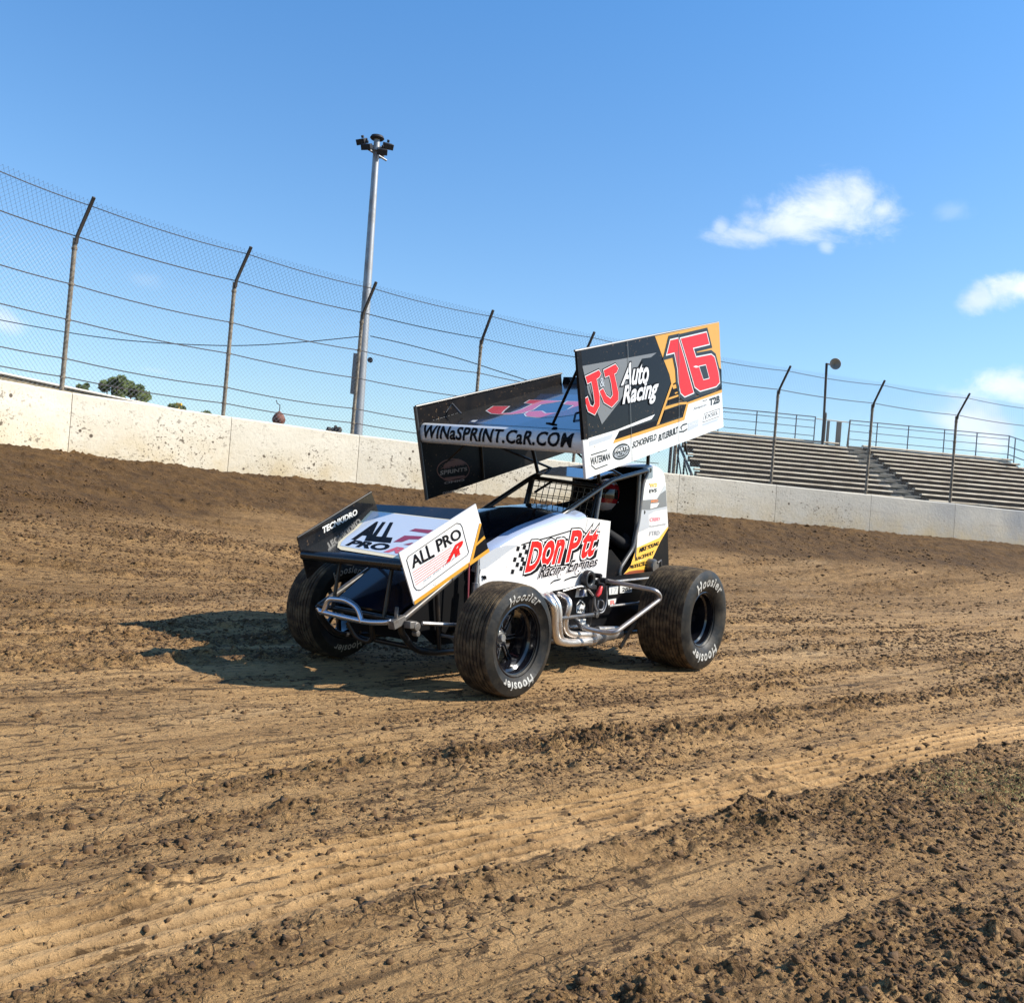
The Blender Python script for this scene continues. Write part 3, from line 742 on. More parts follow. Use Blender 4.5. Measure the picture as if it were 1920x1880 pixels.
cd = MB(); cc = Vector(at(694, 675, 24.8)) - lo_; cd.lathe([(.001, -.03), (.07, -.03), (.07, .03), (.001, .03)], cc, 14, 0, 'Y')
cd.build('junction_box', LAMPK, lp)
# overhead wires
wm = mat('overhead_wire', (.03, .03, .032), .6)
def wire(name, pxs, label, r=.012):
    pts = [Vector(at(x, y, d)) for x, y, d in pxs]
    # smooth through the points
    out = []
    for i in range(len(pts) - 1):
        p0, p1, p2, p3 = pts[max(i - 1, 0)], pts[i], pts[i + 1], pts[min(i + 2, len(pts) - 1)]
        for k in range(6):
            t = k / 6
            out.append(.5 * ((2 * p1) + (p2 - p0) * t + (2 * p0 - 5 * p1 + 4 * p2 - p3) * t * t + (3 * p1 - p0 - 3 * p2 + p3) * t ** 3))
    out.append(pts[-1])
    MB().tube(out, r, 6).build(name, wm).__setitem__('label', label)
    bpy.context.scene.collection.objects[name]['category'] = 'wire'
wire('overhead_wire', [(-500, 470, 25), (-200, 560, 25), (0, 600, 25), (170, 630, 25), (300, 643, 25), (440, 648, 25), (560, 642, 25), (684, 630, 25)], 'thin sagging black wire running left from the floodlight pole')
wire('service_cable', [(694, 630, 25), (760, 645, 25), (860, 672, 25), (960, 704, 25), (1060, 733, 25), (1250, 770, 27)], 'thin black cable running right from the floodlight pole behind the winged race car')

# ------------------------------------------------------------------ rail fence behind the wall at the left
rf = empty('perimeter_fence', (-9.5, 21, 1.3))
tag(rf, 'low brown mesh fence with a pale top rail, just behind the wall at the left', 'fence')
ro = Vector(rf.location)
ra, rb_ = Vector(at(-260, 644, 17.0)), Vector(at(400, 783, 22.0))
PALE = mat('pale_rail', (.55, .50, .42), .5)
MB().tube([ra - ro, ra.lerp(rb_, .5) + Vector((0, 0, -.01)) - ro, rb_ - ro], .028, 10).build('top_rail', PALE, rf)
pn = MB(); M_ = 60
dd_ = (rb_ - ra); 
pn.prism([ra - ro + Vector((0, .03, -.03)), rb_ - ro + Vector((0, .03, -.03)), rb_ - ro + Vector((0, .03, -.9)), ra - ro + Vector((0, .03, -.9))], (0, .03, 0))
pm = mat('weathered_screen', (.30, .24, .15), .9, dirt=(.035, .030, .020), dirt_amt=1.0, dirt_scale=11)
pn.build('screen_panel', pm, rf)
for k in range(6):
    q = ra.lerp(rb_, (k + .3) / 6) - ro
    MB().tube([q + Vector((0, .1, -1.8)), q + Vector((0, .1, -.03))], .03, 8).build('post', POST, rf)

# ------------------------------------------------------------------ trees behind
LEAF = mat('leaf', (.060, .090, .020), .7, dirt=(.13, .15, .05), dirt_amt=.9, dirt_scale=1.2)
BARK = mat('bark', (.09, .065, .045), .9)
def tree(x, y, zb, h, wd, seed, label, name='leafy_tree', cat='tree', group=None):
    g = random.Random(seed)
    root = empty(name, (x, y, zb)); tag(root, label, cat, group)
    tr = MB(); tr.tube([(0, 0, 0), (.05 * h, 0, h * .3), (.02 * h, .03 * h, h * .62)], [h * .045, h * .035, h * .012], 8)
    for k in range(7):
        a = k * .9 + g.random(); z0 = h * (.28 + .05 * k)
        tr.tube([(.04 * h, 0, z0), (math.cos(a) * wd * .25, math.sin(a) * wd * .25, z0 + h * .15), (math.cos(a) * wd * .4, math.sin(a) * wd * .4, z0 + h * .26)], [h * .02, h * .012, h * .004], 6)
    tr.build('trunk', BARK, root)
    cl = []
    for k in range(46):
        a = g.random() * 6.28; rr = wd * .5 * g.random() ** .6; zc = h * (.12 + .80 * g.random())
        lim = math.sqrt(max(.05, 1 - ((zc / h - .5) / .55) ** 2))
        cl.append((math.cos(a) * rr * lim, math.sin(a) * rr * lim, zc, wd * g.uniform(.09, .19)))
    V = []; F = []
    for cx, cy, cz, cr in cl:
        for _ in range(190):
            v = Vector((g.gauss(0, 1), g.gauss(0, 1), g.gauss(0, 1))).normalized() * cr * g.uniform(.55, 1.12)
            p = Vector((cx, cy, cz)) + Vector((v.x, v.y, v.z * .8)); sz = g.uniform(.05, .11) * h / 3.5
            u = Vector((g.gauss(0, 1), g.gauss(0, 1), g.gauss(0, 1))).normalized(); q = u.orthogonal().normalized()
            o = len(V); V += [p - u * sz, p + q * sz * .5, p + u * sz, p - q * sz * .5]; F.append((o, o + 1, o + 2, o + 3))
    mb = MB(); mb.v = [tuple(p) for p in V]; mb.f = F; mb.m = [0] * len(F)
    mb.build('crown', LEAF, root)
def tree_at(px, py_base, py_top, wpx, depth, seed, label, **k):
    t = at(px, py_top, depth); s = depth / FOC
    zb = 2.0; h = t[2] - zb
    tree(t[0], t[1], zb, h, wpx * s, seed, label, **k)
tree_at(216, 745, 696, 58, 60, 3, 'round green tree rising above the wall at the left, taller of the two joined crowns')
tree_at(253, 750, 707, 60, 62, 4, 'green tree behind the wall, right hand and lower of the two joined crowns')
tree_at(158, 735, 708, 26, 66, 5, 'small dark green tree between the leftmost fence posts, beside the round tree')
tree_at(104, 730, 706, 26, 70, 6, 'small flat topped bush peeping over the rail left of the first tall post', name='bush', cat='bush')
tree_at(335, 775, 748, 40, 70, 8, 'low dark bush beside the yellow marker behind the wall', name='bush', cat='bush')
tree_at(385, 782, 764, 36, 80, 9, 'faint brownish bush low behind the wall, right of the yellow marker', name='bush', cat='bush')
ym = Vector(at(336, 758, 40)); mk = MB(); mk.box((0, 0, 0), (.22, .12, .11)); mk.box((0, 0, -.4), (.04, .04, .75))
o = mk.build('yellow_marker', mat('marker_yellow', (.65, .38, .03), .5), bevel=.02); o.location = ym; tag(o, 'small yellow marker board just above the wall behind the bushes', 'marker')
# rust coloured distant vessel with a finial, and small stubs
q = Vector(at(523, 783, 45)); vm_ = empty('water_tower', (q.x, q.y, 1.4)); tag(vm_, 'distant rust brown rounded tank with a thin finial peeping over the wall', 'water tower')
qq = q - Vector(vm_.location)
MB().lathe([(.001, -.35), (.20, -.33), (.30, -.18), (.31, -.05), (.22, .14), (.08, .27), (.001, .32)], qq, 20, 0, 'Z').build('tank', mat('rusty_tank', (.16, .055, .035), .7, dirt=(.05, .03, .02), dirt_amt=.8, dirt_scale=4), vm_)
MB().tube([qq + Vector((0, 0, .3)), qq + Vector((0, 0, .60)), qq + Vector((-.14, 0, .66)), qq + Vector((-.19, 0, .82))], .022, 6).build('finial', ARMM, vm_)
MB().tube([(0, 0, 0), qq + Vector((0, 0, -.3))], .12, 10).build('stem', BARK, vm_)
for k, (px, top, wd) in enumerate(((617, 800, .10), (624, 801, .06), (629.5, 797, .07), (636, 800, .11))):
    q = Vector(at(px, top, 38)); s_ = MB(); s_.lathe([(wd * .9, -1.6), (wd, -.1), (wd * .8, -.02), (.001, 0)], (0, 0, 0), 10, 0, 'Z')
    s_.lathe([(wd * 1.15, -.16), (wd * 1.15, -.10)], (0, 0, 0), 10, 0, 'Z')
    o = s_.build('stub_post', ARMM); o.location = q
    tag(o, ['dark thick stub post farthest left in the row of four just above the wall', 'short thin stub post, second from the left in the row above the wall', 'tallest pale stub post, third from the left in the row above the wall', 'dark thick stub post nearest the floodlight pole in the row above the wall'][k], 'post', 'stub posts behind the wall')

# ------------------------------------------------------------------ grandstand
gs = empty('grandstand', (6.2, 31.5, .9)); tag(gs, 'aluminium bench grandstand with a railing along its top, behind the wall at the right', 'grandstand')
go = Vector(gs.location)
BENCH = mat('bench_plank', (.50, .42, .30), .6, dirt=(.15, .11, .07), dirt_amt=.8, dirt_scale=1.6)
RISER = mat('riser_board', (.085, .058, .034), .9, dirt=(.13, .095, .055), dirt_amt=.6, dirt_scale=3)
SFRM = mat('stand_frame', (.10, .09, .075), .7, dirt=(.04, .03, .02), dirt_amt=.6, dirt_scale=5)
RAILM = mat('rail_paint', (.10, .12, .14), .5, metal=.4)
A0 = Vector(at(1312, 890, 30.3)); A1 = Vector(at(2085, 962, 31.6))       # ends of the lowest visible row
NR = 12
B0 = Vector((6.05, 36.6, 0)); B1 = Vector((19.75, 38.0, 0))
def row_pt(k, u, dz=0., dd=0.):
    f = k / (NR - 1)
    a = A0.lerp(B0, f); b = A1.lerp(B1, f); p = a.lerp(b, u)
    dirn = (B0 - A0); dirn.z = 0; dirn.normalize()
    z = 2.62 + (4.86 - 2.62) * f
    return Vector((p.x, p.y, z + dz)) + dirn * dd - go
ua0, ua1 = .485, .547                                     # aisle between the two blocks of seats
def plank(mb, k, u0, u1, dz, dd, dep, th, m=0):
    a, b = row_pt(k, u0, dz, dd), row_pt(k, u1, dz, dd); c, d = row_pt(k, u1, dz, dd + dep), row_pt(k, u0, dz, dd + dep)
    mb.prism([a, b, c, d], (0, 0, th), m)
for k in range(-1, NR):
    e0 = 0.0 + (.02 if k % 3 == 0 else 0) 
    for u0, u1 in ((e0, ua0 - .01 * (k % 2)), (ua1, 1.0)):
        mb = MB(); nose = [(.26, .02), (0, .02), (0, .030), (.014, .055), (.05, .078), (.26, .078)]
        mb.grid([[row_pt(k, u0 + (u1 - u0) * q / 6, z_, d_) for q in range(7)] for d_, z_ in nose + nose[:1]])
        mb.poly([row_pt(k, u0, z_, d_) for d_, z_ in nose]); mb.poly([row_pt(k, u1, z_, d_) for d_, z_ in nose][::-1]); mb.build('bench', BENCH, gs, smooth=50)
        mb = MB(); plank(mb, k, u0 + .002, u1 - .002, -.20, .12, .03, .18); plank(mb, k, u0 + .002, u1 - .002, -.215, -.34, .44, .03)
        mb.build('footboard', RISER, gs)
# aisle steps
AIS = mat('aisle_step', (.38, .34, .27), .7, dirt=(.10, .085, .07), dirt_amt=.9, dirt_scale=2.5)
for k in range(-1, NR):
    mb = MB(); plank(mb, k, ua0 - .02, ua1 + .02, -.26, .31, .02, .24); plank(mb, k, ua0 + .012, ua1 - .012, -.18, -.05, .34, .05); plank(mb, k, ua0 + .012, ua1 - .012, -.08, -.30, .26, .04); plank(mb, k, ua0 + .014, ua1 - .014, -.16, .29, .02, .13)
    mb.build('aisle_step', AIS, gs)
# frames under the seats
for j in range(11):
    u = j / 10; mb = MB()
    for k in (0, 3, 6, 9, 11):
        p = row_pt(k, u, -.22, .1); mb.tube([Vector((p.x, p.y, 0)), p], .035, 6)
    mb.tube([row_pt(0, u, -.26, .1), row_pt(NR - 1, u, -.26, .1)], .045, 6)
    mb.tube([row_pt(0, u, -.9, .1), row_pt(6, u, -.4, .1)], .025, 6); mb.tube([Vector((row_pt(3, u).x, row_pt(3, u).y, .5)), row_pt(NR - 1, u, -.3, .1)], .025, 6)
    mb.build_each('frame', SFRM, gs)
# railing along the top and down the end
def rail_run(us, name_posts=True, k=NR - 1, dd=.45):
    for u in us:
        p = row_pt(k, u, .02, dd); MB().tube([p, p + Vector((0, 0, 1.05))], .024, 8).build('railing_post', RAILM, gs)
    for h in (1.05, .90, .62, .30, .02):
        MB().tube([row_pt(k, u, h, dd) for u in us], .020 if h > 1 else .014, 8).build('rail', RAILM, gs)
rail_run([0.0, .125, .235, .352, .408]); rail_run([.512, .595, .69, .80, .90, 1.0])
pw = row_pt(NR - 1, 1.0, 0, .45)
for f in (.18, .5, .9):
    p = row_pt(NR - 1, 1.0, .02, .45) .lerp(row_pt(NR - 4, 1.0, .02, 0), f) + Vector((.25 * f, 0, 0))
    MB().tube([p, p + Vector((0, 0, 1.0 - .0 * f))], .024, 8).build('railing_post', RAILM, gs)
for h in (1.04, .62, .30):
    MB().tube([row_pt(NR - 1, 1.0, h, .45), row_pt(NR - 4, 1.0, h, 0) + Vector((.25, 0, 0))], .018, 8).build('rail', RAILM, gs)
# gateway at the head of the aisle: two wide posts under a pale lintel
GP = mat('gate_post', (.20, .175, .14), .7)
for u, wd in ((.448, .10), (.480, .19)):
    p = row_pt(NR - 1, u, .0, .45); MB().box(p + Vector((0, 0, .45)), (wd, .08, .98)).build('gate_post', GP, gs, bevel=.01)
MB().tube([row_pt(NR - 1, .412, .98, .45), row_pt(NR - 1, .51, .96, .45)], .022, 8).build('gate_lintel', PALE, gs)
MB().tube([row_pt(NR - 1, .505, .0, .3), row_pt(NR - 1, .512, 1.05, .45)], .03, 8).build('gate_brace', SFRM, gs)
# loudspeaker pole
sp_b, sp_t = at(1543, 822, 37.2), at(1550, 681, 37.2)
spk = empty('loudspeaker_pole', (sp_b[0], sp_b[1], .9)); tag(spk, 'dark pole with a round grey horn loudspeaker behind the stand railing', 'loudspeaker')
so = Vector(spk.location); b0, t0_ = Vector(sp_b) - so, Vector(sp_t) - so
MB().tube([Vector((b0.x, b0.y, 0)), b0, t0_], .05, 10).build('pole', ARMM, spk)
MB().tube([b0 + Vector((0, -.02, -.1)), b0 + Vector((.0, -.02, 1.0))], .075, 10).build('pole_sleeve', ARMM, spk)
hc = t0_ + Vector((.30, -.12, -.02)); hb = MB(); hb.lathe([(.001, .34), (.05, .34), (.06, .22), (.10, .12), (.20, .02), (.225, -.01), (.215, -.015), (.19, .02), (.09, .10), (.001, .16)], hc, 24)
hb.build('horn', mat('horn_grey', (.24, .23, .20), .5), spk)
MB().tube([t0_ + Vector((0, 0, -.02)), hc + Vector((0, .3, 0))], .03, 8).build('bracket', ARMM, spk)
# tall thin mast seen left of the stand
mm = Vector(at(1255, 880, 31)); MB().tube([(0, 0, -1.5), (0, 0, 1.55)], .05, 8).build('dark_post', ARMM).location = mm
o = bpy.data.objects['dark_post']; tag(o, 'plain dark post at the left end of the grandstand', 'post')

# ================================================================== the race car
CARO = (CAR[0], CAR[1], 0.0)
car = empty('sprint_car', CARO, YAW)
tag(car, 'black and white winged sprint race car numbered 16, parked on the clay', 'race car')
V = Vector
gl, gr = gz(CAR[0], CAR[1]), 0
def P(mb, name, mats, parent=car, **k): return mb.build(name, mats, parent, **k)

TYW = mat('tyre_paint', (.38, .37, .34), .6, dirt=(.12, .10, .08), dirt_amt=.9, dirt_scale=22)
# ---------------------------------------------------------------- wheels
def wheel(X, Yc, r, wd, side, spoked, deep, name='wheel', letters=True):
    """side +1: outer face towards +Y"""
    root = bpy.data.objects.new(name, None); C.objects.link(root); root.parent = car; root.location = (X, Yc, r)
    hw = wd / 2; rr = .207
    prof = []; mm = []
    nrib = 9 if wd < .3 else 13
    def add(p, m):
        prof.append(p); mm.append(m)
    add((rr - .012, -hw * .80), 1); add((rr + .012, -hw * .90), 1); add((rr + .05, -hw - .004), 1); add((r * .80, -hw - .010), 1); add((r * .90, -hw * .99), 1); add((r - .014, -hw * .93), 0)
    tw_ = hw * .88
    for k in range(nrib):
        a = -tw_ + 2 * tw_ * k / nrib; b = -tw_ + 2 * tw_ * (k + 1) / nrib; g = .0028
        cr = .012 * (1 - ((a + b) / 2 / hw) ** 2)
        add((r - .012 + cr, a + g), 0); add((r - .012 + cr, b - g), 0)
        if k < nrib - 1: add((r - .022 + cr, b - g), 0); add((r - .022 + cr, b + g), 0)
    add((r - .014, hw * .93), 1); add((r * .90, hw * .99), 1); add((r * .80, hw + .010), 1); add((rr + .05, hw + .004), 1); add((rr + .012, hw * .90), 1); add((rr - .012, hw * .80), 1)
    prof = [(q[0], q[1] * side) for q in prof]
    mb = MB(); mb.lathe(prof, (0, 0, 0), 96, mm[:-1])
    tyre = mb.build('tyre', [TREAD, RUB], root, smooth=28)
    # rim: lip, barrel, centre
    yo = hw * .82
    rp = [(rr - .002, yo + .010), (rr + .008, yo + .006), (rr + .004, yo - .004), (rr - .016, yo - .010), (rr - .020, yo - .05), (rr - .034, yo - .06), (rr - .036, -yo + .05), (rr - .018, -yo + .04), (rr - .01, -yo), (rr + .006, -yo - .004)]
    mb = MB(); mb.lathe([(a, b * side) for a, b in rp], (0, 0, 0), 72, 0)
    yc = yo - deep
    if spoked:
        ns = 8
        mb.lathe([(.001, (yc + .0) * side), (.060, (yc) * side), (.064, (yc - .03) * side), (.001, (yc - .035) * side)], (0, 0, 0), 32)
        for k in range(ns):
            a0 = 2 * math.pi * k / ns
            def pt(rad, da, y): return V((rad * math.cos(a0 + da), y * side, rad * math.sin(a0 + da)))
            ring = []
            pa, pb, pc, pd = pt(.055, -.22, yc), pt(.055, .22, yc), pt(rr - .032, .07, yc - .022), pt(rr - .032, -.07, yc - .022)
            mb.prism([pa, pb, pc, pd], (0, -.016 * side, 0), 0)
    else:
        mb.lathe([(.001, (yc) * side), (.07, (yc) * side), (.085, (yc - .012) * side), (.13, (yc - .03) * side), (rr - .034, (yc - .020) * side), (rr - .034, (yc - .03) * side), (.001, (yc - .04) * side)], (0, 0, 0), 48)
    rim = mb.build('rim', RIMB, root, smooth=35, bevel=.0)
    mb = MB(); mb.lathe([(.001, .030 * side + yc * side), (.020, .030 * side + yc * side), (.026, .022 * side + yc * side), (.028, yc * side)], (0, 0, 0), 16)
    for k in range(6):
        a0 = 2 * math.pi * (k + .5) / 6
        mb.lathe([(.001, (yc + .012) * side), (.006, (yc + .012) * side), (.007, yc * side)], (.046 * math.cos(a0), 0, .046 * math.sin(a0)), 6)
    mb.build('hub_nut', ALU, rim)
    if spoked:
        mb = MB()
        for k in range(8):
            a0 = 2 * math.pi * k / 8
            for sgn in (-1, 1):
                q = [V((rad * math.cos(a0 + da * sgn), (y + .004) * side, rad * math.sin(a0 + da * sgn))) for rad, da, y in ((.062, .17, yc), (.11, .09, yc - .008), (rr - .036, .06, yc - .022))]
                mb.tube(q, .0030, 6)
        mb.build('spoke_edge', ALU, rim)
    if letters:
        mb = MB()
        rin = rr + .026 + (r - .33) * .35; ht = (r - rr) * .44
        def ysd(rad):
            xs = [rr + .012, rr + .05, r * .80, r * .90]; ys = [hw * .90, hw + .004, hw + .010, hw * .99]
            return float(np.interp(rad, xs, ys))
        v, f = cut_rows(*glyphs('Hoosier', .18, .028, 1.25), 4)
        lo, hi = v.min(0), v.max(0); hgt = hi[1] - lo[1]
        span = (hi[0] - lo[0]) / hgt * ht
        span *= 1.0
        for cen in (R(90), R(270)):
            for off, m_, dy in ((0, 0, .0022),):
                pts = []
                for x, y in v:
                    rad = rin + (y - lo[1]) / hgt * ht
                    ang = cen - ((x - lo[0]) / hgt * ht - span / 2) / (rin + ht * .5) * (1.) * side * (-1 if side < 0 else 1)
                    # seen from outside the near (left) side, +X is to the left: mirror the sweep
                    ang = cen + ((x - lo[0]) / hgt * ht - span / 2) / (rin + ht * .5) * (1 if side > 0 else -1)
                    pts.append((rad * math.cos(ang), (ysd(rad) + dy) * side, rad * math.sin(ang)))
                mb.add(pts, f, 0)
        mb.build('tyre_lettering', TYW, tyre)
    return root
wheel(2.21, .850 - .125, .331, .245, 1, True, .135, 'front_wheel')
wheel(2.21, -.859 + .125, .335, .245, -1, True, .135, 'front_wheel')
wheel(0.0, .928 - .20, .385, .395, 1, False, .26, 'rear_wheel')
wheel(0.0, -.93 + .22, .405, .44, -1, False, .20, 'rear_wheel')
# inner face lettering of the far front tyre as the photo shows it
mb = MB(); v, f = glyphs('Hoosier', .25, .02, 1.12); lo, hi = v.min(0), v.max(0); hg = hi[1] - lo[1]; ht = .05; rin = .24
for cen in (R(80), R(265)):
    pts = [((rin + (y - lo[1]) / hg * ht) * math.cos(cen + ((x - lo[0]) / hg * ht - (hi[0] - lo[0]) / hg * ht / 2) / (rin + .025)), .1365, (rin + (y - lo[1]) / hg * ht) * math.sin(cen + ((x - lo[0]) / hg * ht - (hi[0] - lo[0]) / hg * ht / 2) / (rin + .025))) for x, y in v]
    mb.add(pts, f, 0)
far_front = [o for o in car.children if o.name.startswith('front_wheel')][1]
mb.build('tyre_lettering', mat('dusty_lettering', (.35, .32, .27), .6), [c for c in far_front.children if c.name.startswith('tyre')][0])

# ---------------------------------------------------------------- axles, chassis and suspension
mb = MB(); mb.tube([(2.21, -.60, .34), (2.21, .60, .34)], .032, 14); mb.build('front_axle', TUBE, car)
for sy in (1, -1):
    mb = MB(); mb.box((2.21, sy * .62, .34), (.07, .05, .17)); mb.tube([(2.21, sy * .60, .335), (2.21, sy * .70, .335)], .045, 16); mb.build('spindle', ALU, car, bevel=.008)
mb = MB(); mb.tube([(0, -.62, .385), (0, .62, .385)], .045, 16); mb.lathe([(.045, -.13), (.13, -.09), (.15, 0), (.13, .09), (.045, .13)], (0, -.02, .385), 24); mb.build('rear_axle', ALU, car)
for sy in (1, -1):
    mb = MB()
    mb.pipe([(-.55, sy * .33, .36), (-.1, sy * .35, .22), (1.9, sy * .35, .195), (2.40, sy * .345, .20), (2.56, sy * .345, .225), (2.68, sy * .345, .335), (2.70, sy * .345, .40)], .020, .10, 12)
    mb.build('frame_rail', TUBE, car)
    mb = MB(); mb.pipe([(2.70, sy * .345, .395), (2.05, sy * .335, .77), (1.86, sy * .33, .84)], .019, .05, 12); mb.build('front_rail', GTUBE, car)  # sunlit look of the upper rail put into its grey
    mb = MB(); mb.tube([(2.02, sy * .34, .78), (2.02, sy * .345, .20)], .016, 10); mb.tube([(2.40, sy * .34, .57), (2.34, sy * .345, .20)], .014, 10)
    mb.tube([(1.45, sy * .345, .20), (1.42, sy * .33, .86)], .016, 10); mb.tube([(.72, sy * .345, .20), (.68, sy * .34, 1.06)], .018, 10); mb.tube([(1.42, sy * .34, .82), (.72, sy * .345, .22)], .014, 10)
    mb.build_each('chassis_upright', TUBE, car)
mb = MB()
for X, z in ((2.69, .40), (2.40, .205), (1.45, .2), (.72, .2), (-.1, .22), (2.03, .77)): mb.tube([(X, -.345, z), (X, .345, z)], .016, 10)
mb.build_each('cross_tube', TUBE, car)
mb = MB(); mb.tube([onY(792, 1168, .5), V((2.30, .62, .39))], .011, 8); mb.build('radius_rod', ALU, car)
for sy in (1, -1):   # shocks
    mb = MB(); mb.lathe([(.026, -.10), (.026, .06), (.014, .061), (.014, .17)], (2.14, sy * .42, .56), 14, 0, 'Z'); mb.tube([(2.14, sy * .42, .40), (2.14, sy * .42, .80)], .009, 8); mb.build('shock_absorber', ALU, car)
    mb = MB(); mb.tube([(2.22, sy * .45, .30), (2.235, sy * .43, .74)], .006, 8); mb.build('limit_strap', mat('strap_red', (.20, .03, .04), .6), car)
mb = MB(); mb.tube([onY(1030, 1161, .50), onY(1112, 1152, .50)], .014, 10); mb.lathe([(.001, -.02), (.022, -.015), (.022, .015), (.001, .02)], onY(1117, 1152, .50), 12); mb.build('wishbone_rod', GTUBE, car)
mb = MB(); mb.tube([onY(1142, 1136, .45), onY(1198, 1130, .45)], .009, 8); mb.lathe([(.001, -.012), (.016, -.01), (.016, .01), (.001, .012)], onY(1199, 1130, .45), 10); mb.build('rear_radius_rod', ALU, car)
# steering arms, tie rod, brackets at the nose corner
mb = MB(); mb.tube([(2.33, -.60, .30), (2.33, .60, .30)], .010, 8); mb.tube([(2.33, .60, .30), (2.22, .62, .31)], .012, 8); mb.build('tie_rod', ALU, car)
NB = onY(742, 1166, .35)
mb = MB(); c = V(NB); mb.box(c + V((-.01, 0, .0)), (.10, .05, .05), 0, Matrix.Rotation(R(20), 3, 'Y')); mb.box(c + V((-.07, .05, -.01)), (.06, .05, .04)); mb.tube([c + V((0, .0, .02)), c + V((.0, .0, .085))], .012, 10)
mb.lathe([(.001, -.02), (.026, -.018), (.026, .018), (.001, .02)], c + V((-.10, .06, -.02)), 14); mb.lathe([(.001, -.02), (.018, -.018), (.018, .018), (.001, .02)], c + V((-.11, .06, -.06)), 14)
mb.build('bumper_bracket', mat('dusty_bracket', (.16, .15, .14), .45, metal=.5, dirt=(.06, .045, .03), dirt_amt=.9, dirt_scale=25), car, bevel=.008)
# front bumper loop
X0 = 2.76
mb = MB()
mb.pipe([onX(600, 1146, X0), onX(640, 1156, X0), onX(690, 1167, X0), onX(724, 1167, X0), V(NB) + V((.03, -.01, 0))], .016, .08, 12)
mb.pipe([onX(607, 1147, X0), onX(616, 1122, X0), onX(650, 1125, X0), onX(672, 1140, X0), onX(679, 1167, X0)], .0165, .05, 12)
mb.pipe([onX(602, 1147, X0), V((2.70, -.345, .38))], .016, .03, 10)
mb.build('front_bumper', mat('bumper_steel', (.50, .52, .58), .22, metal=.9), car)
mb = MB(); mb.pipe([onX(652, 1166, 2.70), onX(668, 1195, 2.66), onX(690, 1203, 2.62), onX(699, 1198, 2.62), onX(697, 1170, 2.66)], .016, .05, 10); mb.build('lower_bumper_loop', TUBE, car)
# nose panels
mb = MB(); mb.prism([(2.64, .27, .42), (2.64, -.27, .42), (2.06, -.31, .80), (2.06, .31, .80)], (.01, 0, .012), 0); mb.build('nose_panel', mat('nose_black', (.004, .007, .016), .15, coat=.5), car)
mb = MB(); mb.prism([(2.50, .30, .26), (2.50, -.30, .26), (2.48, -.30, .44), (2.48, .30, .44)], (-.012, 0, 0), 0); mb.build('radiator_screen', INNER, car)
for sy in (1, -1):
    mb = MB(); mb.prism([(2.60, sy * .30, .40), (2.08, sy * .33, .74), (1.50, sy * .335, .80), (1.50, sy * .335, .24), (2.36, sy * .32, .24)], (0, -.01 * sy, 0)); mb.build('engine_bay_panel', INNER, car)

# ---------------------------------------------------------------- engine block, belly and headers
mb = MB(); mb.box((1.45, 0, .42), (.75, .40, .34)); 
for sy in (1, -1): mb.box((1.25, sy * .23, .60), (.60, .16, .12), 0, Matrix.Rotation(R(-35 * sy), 3, 'X'))
mb.build('engine', mat('cast_metal', (.06, .06, .065), .5, metal=.6), car, bevel=.015)
mb = MB(); mb.box((.32, 0, .40), (1.30, .68, .40)); mb.build('belly_pan', INNER, car, bevel=.02)
ZX = lambda x, y: (1000 + x / 7.385, 1040 + y / 7.385)
def hp(path, Y):
    out = []
    for q in path:
        x, y = ZX(q[0], q[1]); out.append(onY(x, y, q[2] if len(q) > 2 else Y))
    return out
for path in ([(60, 560, .34), (140, 560, .46), (260, 660, .53), (290, 800, .53), (290, 1000, .52), (320, 1190, .52), (470, 1225, .50), (820, 1205, .48)],
             [(150, 560, .34), (235, 545, .45), (335, 670, .50), (355, 800, .51), (350, 960, .51), (370, 1180, .50), (480, 1215, .49), (820, 1180, .48)],
             [(240, 580, .34), (365, 545, .42), (500, 640, .50), (480, 770, .50), (435, 890, .48), (435, 1050, .47), (520, 1105, .47), (830, 1110, .47)]):
    MB().pipe(hp(path, .5), .0245, .055, 14).build('header_pipe', CHROME, car)
mb = MB(); cp = hp([(800, 1160, .475), (900, 1140, .475), (1000, 1110, .475), (1190, 1080, .475)], .47)
mb.tube(cp, [.058, .052, .044, .040], 16, caps=True); mb.build('collector', CHROME, car)
mb = MB(); mb.tube(hp([(880, 1045, .44), (1160, 1040, .44)], .44), .030, 14); mb.tube(hp([(480, 1000, .4), (760, 985, .4)], .4), .012, 8); mb.build_each('exhaust_tube', CHROME, car)
# black side skirt with stickers
mb = MB(); sk = [(0.98, .36, .62), (-.20, .36, .70), (-.24, .36, .30), (.15, .36, .22), (1.18, .36, .22), (1.20, .36, .55)]
mb.prism(sk, (0, -.006, 0)); skirt = mb.build('side_skirt', mat('skirt_black', (.006, .006, .007), .35, coat=.3), car)
mb = MB(); nY = (0, 1, 0); YS = .36
def zs(x, y): return onY(*ZX(x, y), YS)
for q in ([(575, 590), (600, 455), (725, 450), (745, 570)], [(590, 800), (595, 690), (640, 620), (690, 650), (715, 700), (705, 810)], [(585, 895), (725, 885), (725, 1000), (640, 960)],
          [(1045, 440), (1175, 425), (1165, 540), (1048, 552)], [(1195, 428), (1365, 430), (1360, 515), (1195, 530)], [(1030, 620), (1145, 600), (1135, 705), (1035, 718)]):
    field(mb, [zs(*p) for p in q], nY, .002, 0)
field(mb, [zs(*p) for p in [(625, 575), (640, 480), (700, 480), (715, 570)]], nY, .0032, 1)
text(mb, 'A', [zs(*p) for p in [(600, 700), (700, 690), (690, 640), (620, 645)]], nY, .0034, 2, offset=.03)
text(mb, 'WIN', [zs(*p) for p in [(600, 790), (700, 785), (698, 745), (602, 750)]], nY, .0034, 2, offset=.03)
